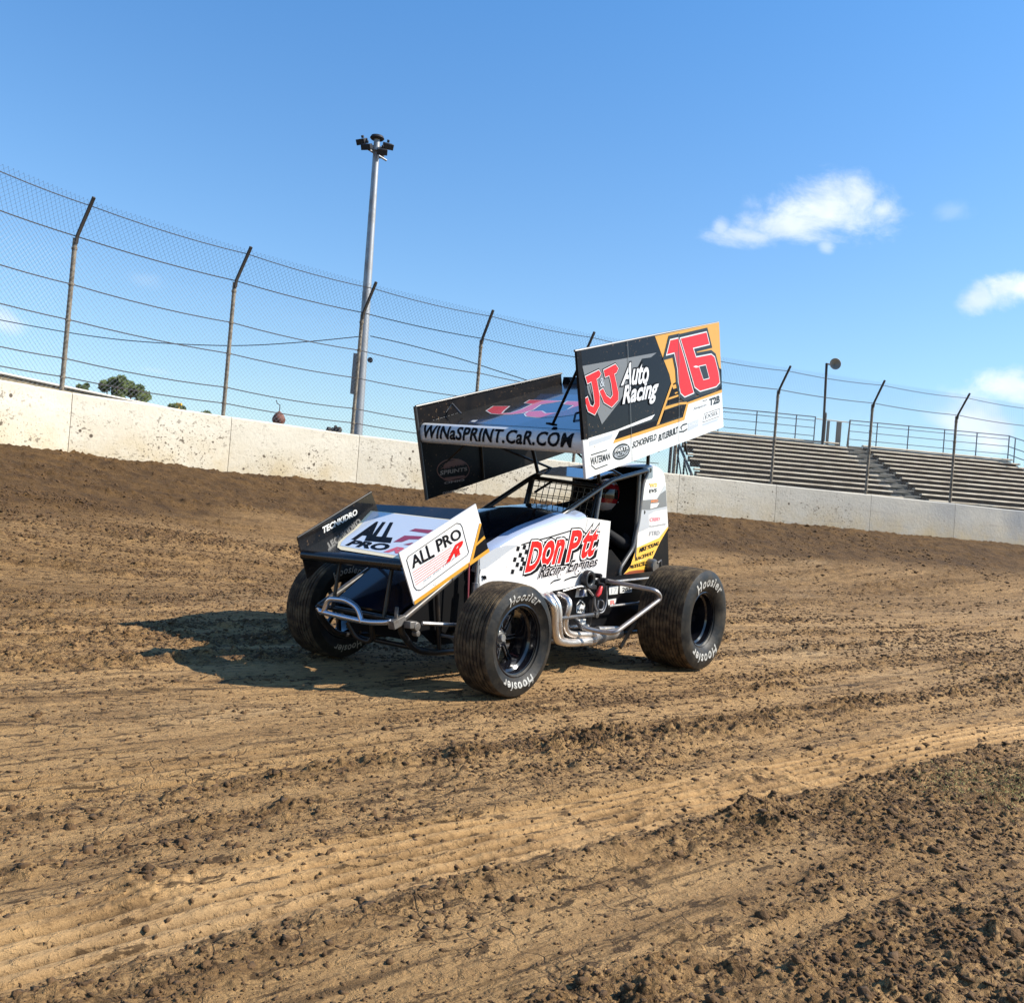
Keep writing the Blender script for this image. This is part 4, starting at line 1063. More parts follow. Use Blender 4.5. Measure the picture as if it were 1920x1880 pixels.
text(mb, '285', [zs(*p) for p in [(1225, 508), (1340, 500), (1345, 450), (1230, 455)]], nY, .0034, 2, offset=.03)
text(mb, 'R', [zs(*p) for p in [(1065, 690), (1125, 683), (1125, 625), (1065, 632)]], nY, .0034, 3, offset=.02)
text(mb, '17', [zs(*p) for p in [(1075, 535), (1150, 528), (1155, 450), (1080, 458)]], nY, .0034, 4, offset=-.01)
mb.build_each('sponsor_sticker', [WINK, mat('sticker_blue', (.06, .08, .16), .4), INK, mat('sticker_red', (.6, .12, .10), .4), LGREY], skirt)
# pump, hoses, fuel shut off
mb = MB(); cc = onY(1103, 1086, .44); mb.lathe([(.032, 0), (.036, .02), (.060, .025), (.066, .01), (.066, -.02), (.032, -.03)], cc, 28); mb.lathe([(.001, -.02), (.03, -.02)], cc, 20)
mb.box(V(cc) + V((-.02, -.01, -.055)), (.16, .05, .03)); mb.build('power_steering_pulley', mat('pump_dark', (.035, .036, .038), .4, metal=.5), car, bevel=.004)
mb = MB()
for px, py, r_ in ((1121, 1079, .018), (1131, 1088, .022), (1126, 1098, .026), (1117, 1090, .014), (1140, 1094, .014)): mb.lathe([(.001, .03), (r_ * .8, .03), (r_, .02), (r_, -.03), (.001, -.03)], onY(px, py, .44), 14)
mb.build_each('fuel_pump', mat('pump_black', (.015, .015, .017), .4), car)
mb = MB(); mb.tube([onY(1127, 1100, .47), onY(1123, 1111, .475), onY(1119, 1117, .47)], [.014, .020, .014], 12); mb.build('red_fitting', mat('fitting_red', (.55, .03, .03), .3, coat=.5), car)
mb = MB(); mb.pipe([onY(1137, 1098, .46), onY(1138, 1128, .46), onY(1132, 1146, .46), onY(1124, 1150, .46), onY(1116, 1140, .46), onY(1115, 1118, .46)], .0065, .04, 8)
mb.pipe([onY(1122, 1125, .45), onY(1120, 1142, .45), onY(1130, 1144, .45), onY(1133, 1128, .45), onY(1125, 1124, .45)], .006, .03, 8); mb.build_each('braided_hose', mat('hose', (.25, .25, .26), .4, metal=.6), car)
mb = MB(); mb.pipe([onY(1055, 1108, .40), onY(1090, 1098, .44), onY(1104, 1106, .45), onY(1112, 1116, .45)], .008, .03, 8); mb.build('fuel_line', ALU, car)
# nerf bars
for sy in (1, -1):
    mb = MB(); pts = [onY(1128, 1087, .40), onY(1150, 1091, .50), onY(1231, 1107, .82), onY(1240, 1121, .82), onY(1152, 1187, .72), onY(1130, 1185, .62), onY(1090, 1176, .50), onY(1078, 1160, .40)]
    pts = [V((p[0], p[1] * sy, p[2])) for p in pts]
    mb.pipe(pts, .0165, .045, 12); mb.build('nerf_bar', mat('nerf_steel', (.34, .33, .33), .35, metal=.8, dirt=DUST, dirt_amt=.6, dirt_scale=10), car)
mb = MB(); mb.tube([onY(1196, 1158, .40), onY(1163, 1214, .42)], .014, 8); mb.build('jack_tube', mat('dusty_tube', (.22, .15, .09), .8), car)
mb = MB(); mb.tube([onY(1142, 1091, .40), onY(1222, 1083, .38)], .010, 8); mb.build('rear_brace', ALU, car)

# ---------------------------------------------------------------- hood, side panels
ZD = lambda x, y: (930 + x / 8.348, 960 + y / 8.348)
YP = .40
top_px = [(899, 1078), (903, 1062), (912, 1048), (930, 1032), (948, 1021), (968, 1009), (990, 998), (1012, 990), (1030, 984), (1050, 976), (1066, 972), (1085, 975), (1100, 970), (1145, 977)]
bot_px = [(899, 1108), (905, 1110), (920, 1112), (940, 1114), (960, 1115), (980, 1115), (1000, 1114), (1015, 1112), (1030, 1109), (1050, 1105), (1070, 1101), (1090, 1096), (1105, 1092), (1136, 1084)]
T = [onY(*q, YP) for q in top_px]; B = [onY(*q, YP) for q in bot_px]
for sy in (1, -1):
    mb = MB(); poly = [V((p[0], sy * YP, p[2])) for p in T] + [V((p[0], sy * YP, p[2])) for p in B[::-1]]
    mb.prism(poly, (0, -.004 * sy, 0)); pan = mb.build('side_panel', WHITE, car)
    if sy == 1: LP = pan
# shoulder and hood surface running from panel to panel
rows = []; hm = []
XS = [p[0] for p in T]
keep = [i for i in range(len(T)) if T[i][0] > .80]
secs = []
for i in keep:
    X, z = T[i][0], T[i][2]; u = (X - .8) / (XS[0] - .8)
    cr = .075 - .045 * u; wb = YP
    secs.append([V((X - .0, wb, z)), V((X + .0, wb * .965, z + cr * .25)), V((X, wb * .88, z + cr * .48)), V((X, wb * .74, z + cr * .66)), V((X, wb * .60, z + cr * .74)), V((X, wb * .40, z + cr * .90)), V((X, wb * .2, z + cr)), V((X, 0, z + cr * 1.02))])
full = [[p for p in s] + [V((p.x, -p.y, p.z)) for p in s[::-1][1:]] for s in secs]
n_ = len(full[0]); cols = [[full[i][j] for i in range(len(full))] for j in range(n_)]
mats_ = [1, 1, 1] + [0] * (n_ - 7) + [1, 1, 1]
mb = MB(); mb.grid(cols, mats_)
hood = mb.build('hood', [mat('hood_black', (.005, .006, .009), .10, coat=.7), mat('sky_sheen_white', (.34, .40, .54), .18, coat=.6)], car, smooth=60)  # pale blue paints the sky's reflection onto the white shoulder
sv = hood.modifiers.new('t', 'SOLIDIFY'); sv.thickness = .004
# dark swoosh painted over the white shoulder, and bulge with intake on the hood
mb = MB()
mb.pipe([onY(948, 1006, .30), onY(985, 985, .31), onY(1010, 979, .32)], .006, .05, 8); mb.pipe([onY(1035, 973, .30), onY(1075, 973, .34)], .006, .02, 8)
mb.build_each('hood_trim', GTUBE, car)
# lettering on the left panel
mb = MB(); nY = (0, 1, 0); pl = lambda x, y: onY(*ZD(x, y), YP)
field(mb, [pl(*q) for q in [(-255, 700), (0, 560), (160, 520), (350, 515), (180, 620), (0, 760), (-150, 870), (-255, 900)]], nY, .0016, 4)      # grey flash
field(mb, [pl(*q) for q in [(1430, 100), (1520, 110), (1480, 290), (1395, 280), (1420, 180)]], nY, .0015, 5)
# chequered flag
CH = [(340, 570, 0), (440, 545, 0), (375, 670, 1), (290, 740, 0), (410, 735, 0), (330, 820, 1), (390, 880, 0), (255, 930, 0), (470, 620, 1), (430, 800, 1)]
for x, y, k in CH:
    s = 34; field(mb, [pl(x - s * .8, y + s), pl(x + s * .5, y + s * 1.1), pl(x + s * 1.0, y - s * .9), pl(x - s * .3, y - s * 1.1)], nY, .002, 0)
def don(s, quad, **k): text(mb, s, [pl(*q) for q in quad], nY, .0052, 1, outline=((k['o'] + .030, 3), (k['o'] + .065, 0)), offset=k['o'], shear=k.get('sh', 0))
# black drop shadow behind the red words
for wd, quad in (('Don', [(455, 925), (1020, 770), (1085, 420), (520, 470)]), ('Ptt', [(1100, 765), (1515, 665), (1590, 310), (1170, 300)])):
    text(mb, wd, [pl(x + 22, y + 34) for x, y in quad], nY, .0024, 0, offset=.075, shear=.0)
text(mb, 'D', [pl(*q) for q in [(455, 925), (650, 880), (735, 465), (535, 480)]], nY, .0052, 1, offset=.035, outline=((.065, 3), (.095, 0)), shear=.12)
text(mb, 'on', [pl(*q) for q in [(700, 830), (1000, 780), (1075, 440), (760, 470)]], nY, .0052, 1, offset=.035, outline=((.065, 3), (.095, 0)), shear=.12)
text(mb, 'P', [pl(*q) for q in [(1095, 765), (1250, 730), (1345, 290), (1165, 310)]], nY, .0052, 1, offset=.035, outline=((.065, 3), (.095, 0)), shear=.12)
text(mb, 'tt', [pl(*q) for q in [(1310, 715), (1510, 665), (1595, 300), (1390, 330)]], nY, .0052, 1, offset=.035, outline=((.065, 3), (.095, 0)), shear=.12)
stroke(mb, [pl(*q) for q in [(400, 510), (540, 465), (800, 400), (1000, 340), (1200, 280), (1300, 262), (1360, 290), (1400, 330), (1480, 300), (1560, 275), (1600, 310)]], nY, .0022, .008, 0)
stroke(mb, [pl(*q) for q in [(760, 470), (900, 440), (1060, 410), (1120, 430)]], nY, .0022, .012, 0)
text(mb, 'Racing', [pl(*q) for q in [(640, 1100), (1040, 990), (1110, 800), (700, 820)]], nY, .0062, 0, offset=.022, shear=.25, outline=((.05, 3),))
text(mb, 'Engines', [pl(*q) for q in [(1090, 1000), (1560, 880), (1590, 690), (1150, 760)]], nY, .0062, 0, offset=.020, shear=.25, outline=((.05, 3),))
stroke(mb, [pl(*q) for q in [(855, 1110), (900, 1070), (1000, 1045)]], nY, .006, .008, 0); stroke(mb, [pl(*q) for q in [(1070, 1060), (1180, 1015), (1270, 1000), (1310, 930)]], nY, .006, .008, 0)
mb.build('sponsor_lettering', [INK, RED, WHITE, mat('letter_edge', (.80, .74, .72), .3), LGREY, mat('grey_fade', (.50, .50, .50), .3)], LP)
mb = MB(); q = onY(908, 1082, .405); mb.lathe([(.001, .012), (.010, .010), (.012, 0)], q, 10); mb.tube([V(q) + V((.02, .0, .008)), V(q) + V((-.02, 0, -.01))], .004, 6); mb.build('panel_fastener', INK, LP)

# ---------------------------------------------------------------- cockpit: roll cage, screen, seat
for sy in (1, -1):
    dz = 0 if sy > 0 else .05
    mb = MB(); mb.pipe([(1.98, sy * .33, .70), (1.75, sy * .33, .80), (.68, sy * .32, 1.30 + dz), (.50, sy * .31, 1.375 + dz), *[V((q_[0], sy * q_[1], q_[2])) for q_ in (onY(1216, 881, .31), onY(1205, 905, .315), onY(1196, 980, .32), onY(1186, 1028, .33), onY(1160, 1068, .335))], (.24, sy * .34, .3)], .0185, .05, 12)
    mb.build('roll_cage_side', GTUBE if sy > 0 else TUBE, car)  # near side lighter than far side, sunlight painted into the colour
    mb = MB(); mb.tube([(.67, sy * .32, 1.30 + dz), (.73, sy * .335, 1.04)], .017, 10); mb.tube([(.10, sy * .305, 1.455), (.10, sy * .32, .80)], .016, 10); mb.build_each('cage_upright', GTUBE if sy > 0 else TUBE, car)  # same sunlit tone painted on the near upright
mb = MB()
mb.tube([(-.08, -.30, 1.50), (-.08, .30, 1.50)], .018, 10); mb.tube([(.66, -.32, 1.355), (.66, .32, 1.31)], .016, 10); mb.tube([(-.02, -.31, 1.16), (-.02, .31, 1.16)], .016, 10)
mb.tube([(-.08, -.30, 1.49), (.40, .30, 1.42)], .014, 10); mb.tube([(.74, -.33, 1.05), (.74, .33, 1.05)], .018, 10)
mb.tube([(-.12, .10, 1.49), (-.45, .22, 1.02)], .014, 10); mb.tube([(-.12, -.10, 1.49), (-.45, -.22, 1.02)], .014, 10)
mb.build_each('cage_cross_tube', TUBE, car)
mb = MB(); mb.prism([(.66, -.29, 1.385), (.66, .22, 1.36), (.34, .22, 1.44), (.34, -.29, 1.465)], (0, 0, .008)); mb.build('roof_visor', mat('visor_paint', (.45, .50, .58), .12, coat=1.), car)
# wire rock screen
mb = MB()
def sc(y, f): # f 0 bottom, 1 top
    top = 1.355 - (y + .30) / .6 * .045
    z = 1.07 + (top - 1.07) * f; return V((.74 - .07 * f, y, z))
for k in range(12): y = -.29 + .58 * k / 11; mb.tube([sc(y, 0), sc(y, 1)], .0032, 6)
for f in (.12, .28, .50, .56, .78, .92): mb.tube([sc(-.29, f), sc(.29, f)], .0030, 6)
scr = mb.build('rock_screen', TUBE, car)
mb = MB(); mb.pipe([sc(-.30, .0), sc(-.30, 1), sc(.30, 1), sc(.30, 0)], .013, .02, 10); mb.tube([sc(-.30, 0), sc(.30, 0)], .02, 10); mb.tube([sc(-.26, .60), sc(-.12, .97)], .010, 8); mb.build('screen_frame', TUBE, scr)
mb = MB(); mb.prism([(.76, -.32, 1.00), (.76, .32, 1.00), (.70, .32, 1.10), (.70, -.32, 1.10)], (-.01, 0, 0)); mb.prism([(.70, -.30, 1.09), (.70, .05, 1.09), (.66, .16, 1.30), (.70, .10, 1.20)], (-.02, 0, 0)); mb.build('dash_panel', INNER, car)
for sy in (-1,):
    mb = MB(); mb.prism([(.80, sy * .34, .40), (.80, sy * .34, 1.06), (.40, sy * .34, 1.02), (.0, sy * .34, 1.20), (-.2, sy * .34, 1.1), (-.25, sy * .34, .40)], (0, .008, 0)); mb.build('cockpit_side', INNER, car)
mb = MB(); mb.prism([V(onY(*q, .335)) for q in [(1128, 1088), (1130, 1040), (1146, 1030), (1168, 1058), (1160, 1072), (1145, 1090)]], (0, -.008, 0)); mb.build('cockpit_side', BLACKM, car)
# seat with head restraint wings
mb = MB()
def shell(prof, w0, w1):
    n = len(prof); L_ = [V((x, w0 if i < n / 2 else w1, z)) for i, (x, z) in enumerate(prof)]
    mb.prism([V((x, -w0, z)) for x, z in prof], (0, 2 * w0, 0))
shell([(.42, .42), (.42, .50), (.02, .46), (-.10, .58), (-.20, 1.14), (-.26, 1.14), (-.20, .52), (-.05, .38)], .22, .22)
for sy in (1, -1):
    mb.prism([(.36, sy * .22, .44), (.30, sy * .24, .66), (.06, sy * .24, .72), (.0, sy * .25, 1.02), (-.22, sy * .24, 1.10), (-.18, sy * .22, .46)], (0, sy * .03, 0))
    mb.prism([(-.22, sy * .17, 1.08), (-.24, sy * .17, 1.36), (.00, sy * .19, 1.34), (.02, sy * .19, 1.26), (-.08, sy * .18, 1.10)], (0, sy * .03, 0))
mb.prism([(-.26, -.17, 1.08), (-.26, .17, 1.08), (-.28, .17, 1.38), (-.28, -.17, 1.38)], (.05, 0, 0))
mb.build('seat', mat('seat_black', (.006, .006, .007), .6), car, bevel=.012)
mb = MB(); cw = V((.43, .0, 1.02)); rot = Matrix.Rotation(R(-60), 3, 'Y')
ring = [cw + rot @ V((.165 * math.cos(a), .165 * math.sin(a), 0)) for a in [2 * math.pi * k / 32 for k in range(32)]]
mb.tube(ring, .013, 8, closed=True)
for a in (0.3, 2.4, 4.7): mb.tube([cw, cw + rot @ V((.16 * math.cos(a), .16 * math.sin(a), 0))], .008, 6)
mb.tube([cw, cw + rot @ V((0, 0, .3))], .012, 8); mb.build('steering_wheel', INNER, car)
for sy in (1, -1):
    mb = MB(); mb.prism([(-.10, sy * .08, 1.16), (-.10, sy * .14, 1.16), (.10, sy * .12, .80), (.10, sy * .06, .80)], (.01, 0, .006)); mb.build('shoulder_belt', BLACKM, car)

# ---------------------------------------------------------------- tail tank
ZT = lambda x, y: (1100 + x / 8.544, 860 + y / 8.544)
TP0 = (0, .31, 0); TN = V((-.16, 1, 0)).normalized(); TNt = tuple(TN)
tt_ = lambda x, y: onP(*ZT(x, y), TP0, TNt)
outl = [(950, 180), (985, 145), (1050, 122), (1120, 128), (1180, 158), (1225, 210), (1250, 280), (1265, 400), (1278, 600), (1290, 800), (1300, 980), (1305, 1090), (1280, 1155), (1180, 1320), (1080, 1540), (1000, 1700), (940, 1830), (760, 1860), (590, 1850), (640, 1790), (700, 1710), (760, 1540), (790, 1420), (815, 1200), (830, 1000), (855, 820), (880, 660), (905, 430), (930, 260)]
side = [V(tt_(*q)) for q in outl]
L_ = [p for p in side]; Rr_ = [V((p.x, -p.y, p.z)) for p in side]
k = len(L_); mb = MB()
mid1 = [V((p.x, p.y * .78, p.z)) for p in L_]
cen = sum(L_, V((0, 0, 0))) / k
edge = [p + (cen - p).normalized() * 0.0 for p in L_]
inner = [V((p.x, p.y - .03, p.z)) + (p - cen).normalized() * .018 for p in L_]
innerR = [V((p.x, -p.y, p.z)) for p in inner]
Vv = L_ + inner + innerR + Rr_
tm = [0] + [1 if i >= 17 else 0 for a in range(3) for i in range(k)] + [0]
F = [tuple(range(k))] + [(a * k + i, a * k + (i + 1) % k, (a + 1) * k + (i + 1) % k, (a + 1) * k + i) for a in range(3) for i in range(k)] + [tuple(range(4 * k - 1, 3 * k - 1, -1))]
mb.add(Vv, F, tm); tank = mb.build('tail_tank', [WHITE, INNER], car, smooth=50)
mb = MB(); nT = TNt
G = lambda pts, m, lift=.0018: field(mb, [tt_(*q) for q in pts], nT, lift, m)
G([(880, 662), (1000, 650), (1125, 640), (1245, 425), (1262, 440), (1285, 800), (1100, 830), (990, 900), (1000, 1100), (830, 1175), (812, 1178), (850, 820)], 0)
G([(880, 665), (1125, 645), (1180, 560), (1265, 500), (1280, 760), (1000, 820), (855, 815)], 1, .0024)
G([(790, 1430), (1160, 1265), (1300, 1085), (1302, 1110), (1180, 1320), (1000, 1700), (945, 1820), (595, 1845), (700, 1710), (770, 1500)], 2)
G([(600, 1840), (680, 1800), (800, 1780), (960, 1775), (940, 1828), (760, 1855), (595, 1848)], 3, .0026)
TX = lambda s, q, m, **k_: text(mb, s, [tt_(*p) for p in q], nT, .0034, m, **k_)
TX('MIKE YOUNG', [(835, 1500), (1140, 1380), (1150, 1325), (850, 1430)], 4, offset=.06)
TX('RACEWAY', [(770, 1635), (1060, 1530), (1075, 1470), (780, 1580)], 4, offset=.05)
TX('PRODUCTS.CO', [(680, 1760), (980, 1690), (1000, 1625), (700, 1710)], 4, offset=.06)
TX('W2', [(1010, 455), (1120, 445), (1125, 390), (1005, 395)], 2, offset=.05)
TX('EVS', [(1000, 545), (1115, 530), (1120, 475), (1005, 490)], 4, offset=.02)
TX('MSD', [(1025, 705), (1135, 690), (1140, 650), (1030, 660)], 5, offset=.03)
G([(1020, 720), (1160, 705), (1120, 770), (1015, 800)], 6, .003)
TX('CRBD', [(1010, 1005), (1170, 985), (1175, 935), (1010, 945)], 7, offset=.02)
TX('Toowaloomp', [(1000, 1110), (1260, 1060), (1265, 1025), (1000, 1070)], 8, offset=.01)
TX('FTRD', [(1000, 1230), (1165, 1215), (1165, 1150), (1010, 1160)], 8, offset=.0)
mb.build('sponsor_lettering', [LGREY, GREY, mat('tail_gold', (.75, .42, .05), .3, coat=.5), mat('tail_rust', (.22, .045, .012), .4), INK, mat('orange', (.55, .17, .04), .4), WINK, mat('letter_rose', (.72, .22, .26), .4), mat('letter_grey', (.22, .23, .25), .4)], tank)
mb = MB(); mb.prism([onY(1243, 1005, .14), onY(1252, 995, .14), onY(1254, 1062, .14), onY(1228, 1068, .14), onY(1205, 1078, .14)], (0, -.28, 0)); mb.build('rear_panel', BLACKM, car)
mb = MB(); mb.pipe([(-.30, .33, .50), (-.72, .30, .62), (-.72, -.30, .62), (-.30, -.33, .50)], .018, .06, 10); mb.pipe([(-.30, .33, .34), (-.74, .30, .42), (-.74, -.30, .42), (-.30, -.33, .34)], .018, .06, 10)
for sy in (1, -1): mb.tube([(-.70, sy * .28, .62), (-.72, sy * .28, .42)], .015, 8)
mb.build_each('rear_bumper', TUBE, car)
mb = MB(); mb.lathe([(.001, .02), (.05, .018), (.062, 0), (.062, -.05), (.001, -.05)], onY(1226, 1062, .33), 20); mb.tube([onY(1233, 1055, .35), onY(1239, 1050, .35), onY(1240, 1066, .35)], .008, 8); mb.build('torsion_arm_hub', GTUBE, car)

# ---------------------------------------------------------------- top wing
YL, YR = .72, -.72
lf = [(1080, 657), (1348, 605), (1355, 800), (1097, 893)]
Lb = [V(onY(*q, YL)) for q in lf]
BOARD = mat('board_black', (.006, .006, .008), .22, coat=.12, spec=.08)
mb = MB(); mb.prism(Lb, (0, -.012, 0)); LBo = mb.build('wing_side_board', BOARD, car)
LBo['label'] = 'black, gold and white side board bearing the number 16'
ZB = lambda x, y: (1060 + x / 5.874, 590 + y / 5.874)
b = lambda x, y: onY(*ZB(x, y), YL)
mb = MB(); nY = (0, 1, 0)
# materials: 0 black 1 gold 2 white 3 grey 4 red 5 dark grey 6 light grey
def G(pts, m, lift=.0014, g=0.): field(mb, [b(*q) for q in pts], nY, lift, m, g)
G([(985, 237), (1692, 84), (1722, 822), (1240, 955), (1165, 760), (1145, 660), (1060, 440)], 1)
G([(1150, 860), (1165, 830), (1190, 880), (1240, 860), (1250, 920), (1420, 840), (1640, 560), (1716, 600), (1722, 820), (1255, 948), (1130, 990)], 0, .0022)
# white lower field
G([(193, 1378), (560, 1268), (985, 1097), (945, 1152), (590, 1280), (525, 1415), (1285, 1158), (1345, 975), (1722, 858), (1740, 1236), (228, 1806)], 2, .0020)
G([(590, 1290), (1010, 1165), (1020, 1215), (740, 1310), (540, 1372)], 0, .0028)
G([(535, 1380), (1005, 1225), (1290, 1130), (1335, 968), (1722, 826), (1722, 856), (1352, 985), (1308, 1160), (1010, 1260), (525, 1418)], 1, .0030)
G([(1000, 1220), (1030, 1205), (1180, 770), (1165, 750)], 1, .0034)
G([(1135, 915), (1270, 868), (1270, 890), (1125, 940)], 1, .0034); G([(1100, 1010), (1262, 965), (1335, 960), (1330, 985), (1260, 990), (1085, 1050)], 1, .0034)
G([(1048, 1195), (1095, 1060), (1310, 1000), (1280, 1110)], 0, .0036)
G([(1185, 760), (1225, 735), (1230, 755), (1185, 775)], 0, .0036); G([(1160, 840), (1180, 820), (1245, 800), (1250, 840), (1150, 875)], 0, .0036)
# number shadow and digits
one = [(1112, 437), (1150, 283), (1238, 263), (1300, 470), (1345, 640), (1405, 858), (1308, 900), (1265, 860), (1240, 740), (1232, 600), (1195, 415)]
six = [(1264, 264), (1547, 196), (1578, 322), (1398, 366), (1432, 472), (1600, 440), (1636, 470), (1680, 640), (1692, 745), (1655, 787), (1478, 838), (1420, 795), (1335, 500)]
hole = [(1468, 572), (1537, 556), (1574, 696), (1514, 712)]
for s_ in (one, six):
    G(s_, 5, .0040, .035); G(s_, 2, .0054, .009); G(s_, 4, .0062)
G([(1400, 366), (1580, 322), (1605, 360), (1432, 410)], 5, .0046)
G(hole, 2, .0068, .006); G(hole, 5, .0074)
G([(1400, 572), (1430, 560), (1470, 575), (1430, 585)], 2, .0070)
G([(1195, 415), (1240, 400), (1262, 520), (1232, 600)], 7, .0066)
# grey triangle and J J
G([(185, 565), (1003, 418), (940, 470), (840, 485), (600, 950), (400, 1208), (352, 1080), (250, 860)], 3, .0022)
G([(250, 760), (330, 990), (300, 970)], 0, .0026)
J1 = [(215, 682), (362, 610), (386, 650), (366, 690), (338, 708), (372, 900), (370, 1000), (318, 1102), (245, 1062), (205, 930), (238, 905), (268, 1000), (300, 1015), (318, 975), (302, 850), (280, 735), (238, 760)]
J2 = [(415, 612), (545, 545), (577, 592), (556, 640), (532, 652), (578, 860), (575, 940), (505, 1018), (420, 965), (370, 840), (408, 812), (445, 890), (490, 925), (517, 885), (500, 760), (478, 668), (432, 688)]
for s_ in (J1, J2): G(s_, 0, .0036, .011); G(s_, 2, .0046, .005); G(s_, 4, .0056)
text(mb, '&', [b(*q) for q in [(375, 800), (425, 790), (420, 690), (370, 700)]], nY, .0062, 6, offset=.0)
text(mb, 'Auto', [b(*q) for q in [(612, 775), (905, 750), (915, 500), (650, 545)]], nY, .0060, 2, offset=.028, shear=.15, outline=((.075, 0),))
text(mb, 'Racing', [b(*q) for q in [(622, 1040), (985, 965), (1025, 700), (640, 790)]], nY, .0060, 2, offset=.030, shear=.15, outline=((.075, 0),))
# small sponsor marks on the white strip
G([(258, 1395), (525, 1310), (500, 1368), (262, 1450)], 6, .0028)
for a_, c_ in (((280, 1545), (455, 1490)), ((330, 1700), (460, 1650)), ((285, 1660), (330, 1700))): stroke(mb, [b(*a_), b(*c_)], nY, .0030, .0075, 5)
T_ = lambda s, q, m, **k_: text(mb, s, [b(*p) for p in q], nY, .0032, m, **k_)
T_('WATERMAN', [(275, 1660), (490, 1590), (488, 1520), (272, 1575)], 5, offset=.02)
el = [b(612 + 96 * math.cos(a), 1508 - 88 * math.sin(a) - 26 * math.cos(a)) for a in [2 * math.pi * k / 28 for k in range(28)]]
field(mb, el, nY, .0028, 5); field(mb, grow(el, nY, -.013), nY, .0034, 6); field(mb, grow(el, nY, -.018), nY, .0038, 5)
text(mb, 'PARTS', [b(*p) for p in [(545, 1520), (682, 1480), (680, 1440), (548, 1478)]], nY, .0046, 2, offset=.02); text(mb, 'RACING', [b(*p) for p in [(540, 1570), (680, 1530), (682, 1492), (545, 1530)]], nY, .0046, 6, offset=.02)
T_('SCHOENFELD', [(735, 1470), (1000, 1375), (1000, 1310), (740, 1400)], 5, offset=.03, shear=.2)
T_('BUTLERBUILT', [(1020, 1395), (1240, 1300), (1235, 1235), (1025, 1325)], 5, offset=.04, shear=.2)
stroke(mb, [b(*q) for q in [(1335, 1200), (1290, 1215), (1268, 1240), (1278, 1262)]], nY, .003, .012, 5); stroke(mb, [b(*q) for q in [(1255, 1290), (1300, 1285), (1335, 1260)]], nY, .003, .012, 5)
G([(1345, 1195), (1465, 1150), (1462, 1230), (1345, 1285)], 6, .0028); T_('KING', [(1355, 1240), (1455, 1200), (1455, 1165), (1360, 1200)], 2, offset=.0)
T_('EXSEL', [(1535, 1150), (1680, 1095), (1680, 1055), (1540, 1105)], 5, offset=.0)
stroke(mb, [b(*q) for q in [(1510, 1185), (1530, 1090), (1695, 1035), (1690, 1120), (1510, 1185)]], nY, .003, .004, 5); G([(1508, 1200), (1690, 1135), (1670, 1170), (1508, 1230)], 6, .0028)
T_('Simpson', [(1405, 1060), (1550, 1010), (1550, 975), (1410, 1020)], 5, offset=.0, shear=.2); T_('T2B', [(1585, 1000), (1695, 965), (1695, 890), (1585, 930)], 5, offset=.05)
T_('Bell', [(1510, 960), (1555, 945), (1555, 930), (1510, 945)], 5)
# seams and rivets
for x0, y0, x1, y1 in ((675, 300, 728, 1610), (1238, 220, 1243, 1400)): stroke(mb, [b(x0, y0), b((x0 + x1) / 2 + 4, (y0 + y1) / 2), b(x1, y1)], nY, .0080, .005, 8)
mb.build('livery_graphics', [INK, GOLD, WHITE, GREY, RED, mat('charcoal', (.014, .016, .017), .3, coat=.1), LGREY, mat('deep_red', (.36, .012, .014), .3), mat('seam', (.13, .13, .125), .4, metal=.5)], LBo)
mb = MB()
mb.tube([V(b(155, 400)), V(b(240, 1370))], .009, 8)
mb.prism([V(b(108, 405)), V(b(160, 395)), V(b(245, 1360)), V(b(195, 1375))], (0, .010, 0)); mb.build('leading_edge', BLACKM, LBo)
mb = MB(); mb.tube([V(b(110, 400)) + V((0, -.006, 0)), V(b(1690, 84)) + V((0, -.006, 0))], .008, 8); mb.tube([V(b(1690, 84)) + V((0, -.006, 0)), V(b(1740, 1236)) + V((0, -.006, 0))], .007, 8); mb.build('board_trim', mat('trim_grey', (.16, .16, .16), .4, metal=.5), LBo)
mb = MB(); tr = [V(b(*q)) for q in [(193, 1378), (270, 1345), (275, 1500), (228, 1806)]]; mb.tube([tr[0] + V((.0, -.006, 0)), tr[3] + V((0, -.006, 0))], .011, 10); mb.build('white_edge', WHITE, LBo)
# far board
rfp = [(778, 762), (1052, 700), (1060, 870), (800, 937)]
Rb = [V(onY(*q, YR)) for q in rfp]
Rb[2] = Rb[1] + (Rb[3] - Rb[0])
mb = MB(); mb.prism(Rb, (0, -.012, 0)); RBo = mb.build('wing_side_board', BLACKM, car); RBo['label'] = 'all black far side board of the top wing'
ZF = lambda x, y: (760 + x / 5.647, 680 + y / 5.647)
fb = lambda x, y: onY(*ZF(x, y), YR)
mb = MB()
mb.tube([Rb[0] + V((0, .006, 0)), Rb[1] + V((0, .006, 0))], .009, 8); mb.tube([Rb[0] + V((0, .0, 0)), Rb[3]], .013, 8); mb.build('board_trim', mat('trim_dark', (.06, .06, .06), .4, metal=.5), RBo)
mb = MB(); el = [fb(505 + 170 * math.cos(a), 1135 - 115 * math.sin(a)) for a in [2 * math.pi * k / 30 for k in range(30)]]
stroke(mb, el, nY, .002, .010, 0, closed=True)
mb_t = lambda s, q, m, **k_: text(mb, s, [fb(*p) for p in q], nY, .003, m, **k_)
mb_t('ALL STAR', [(370, 1130), (640, 1080), (620, 1050), (400, 1090)], 0, offset=.02); mb_t('SPRINTS', [(365, 1190), (650, 1140), (650, 1105), (370, 1145)], 1, offset=.03)
field(mb, [fb(*q) for q in [(400, 1090), (430, 1050), (560, 1020), (620, 1055), (600, 1075), (420, 1110)]], nY, .0022, 0); field(mb, [fb(*q) for q in [(400, 1235), (420, 1215), (620, 1190), (640, 1210), (430, 1250)]], nY, .0022, 0)
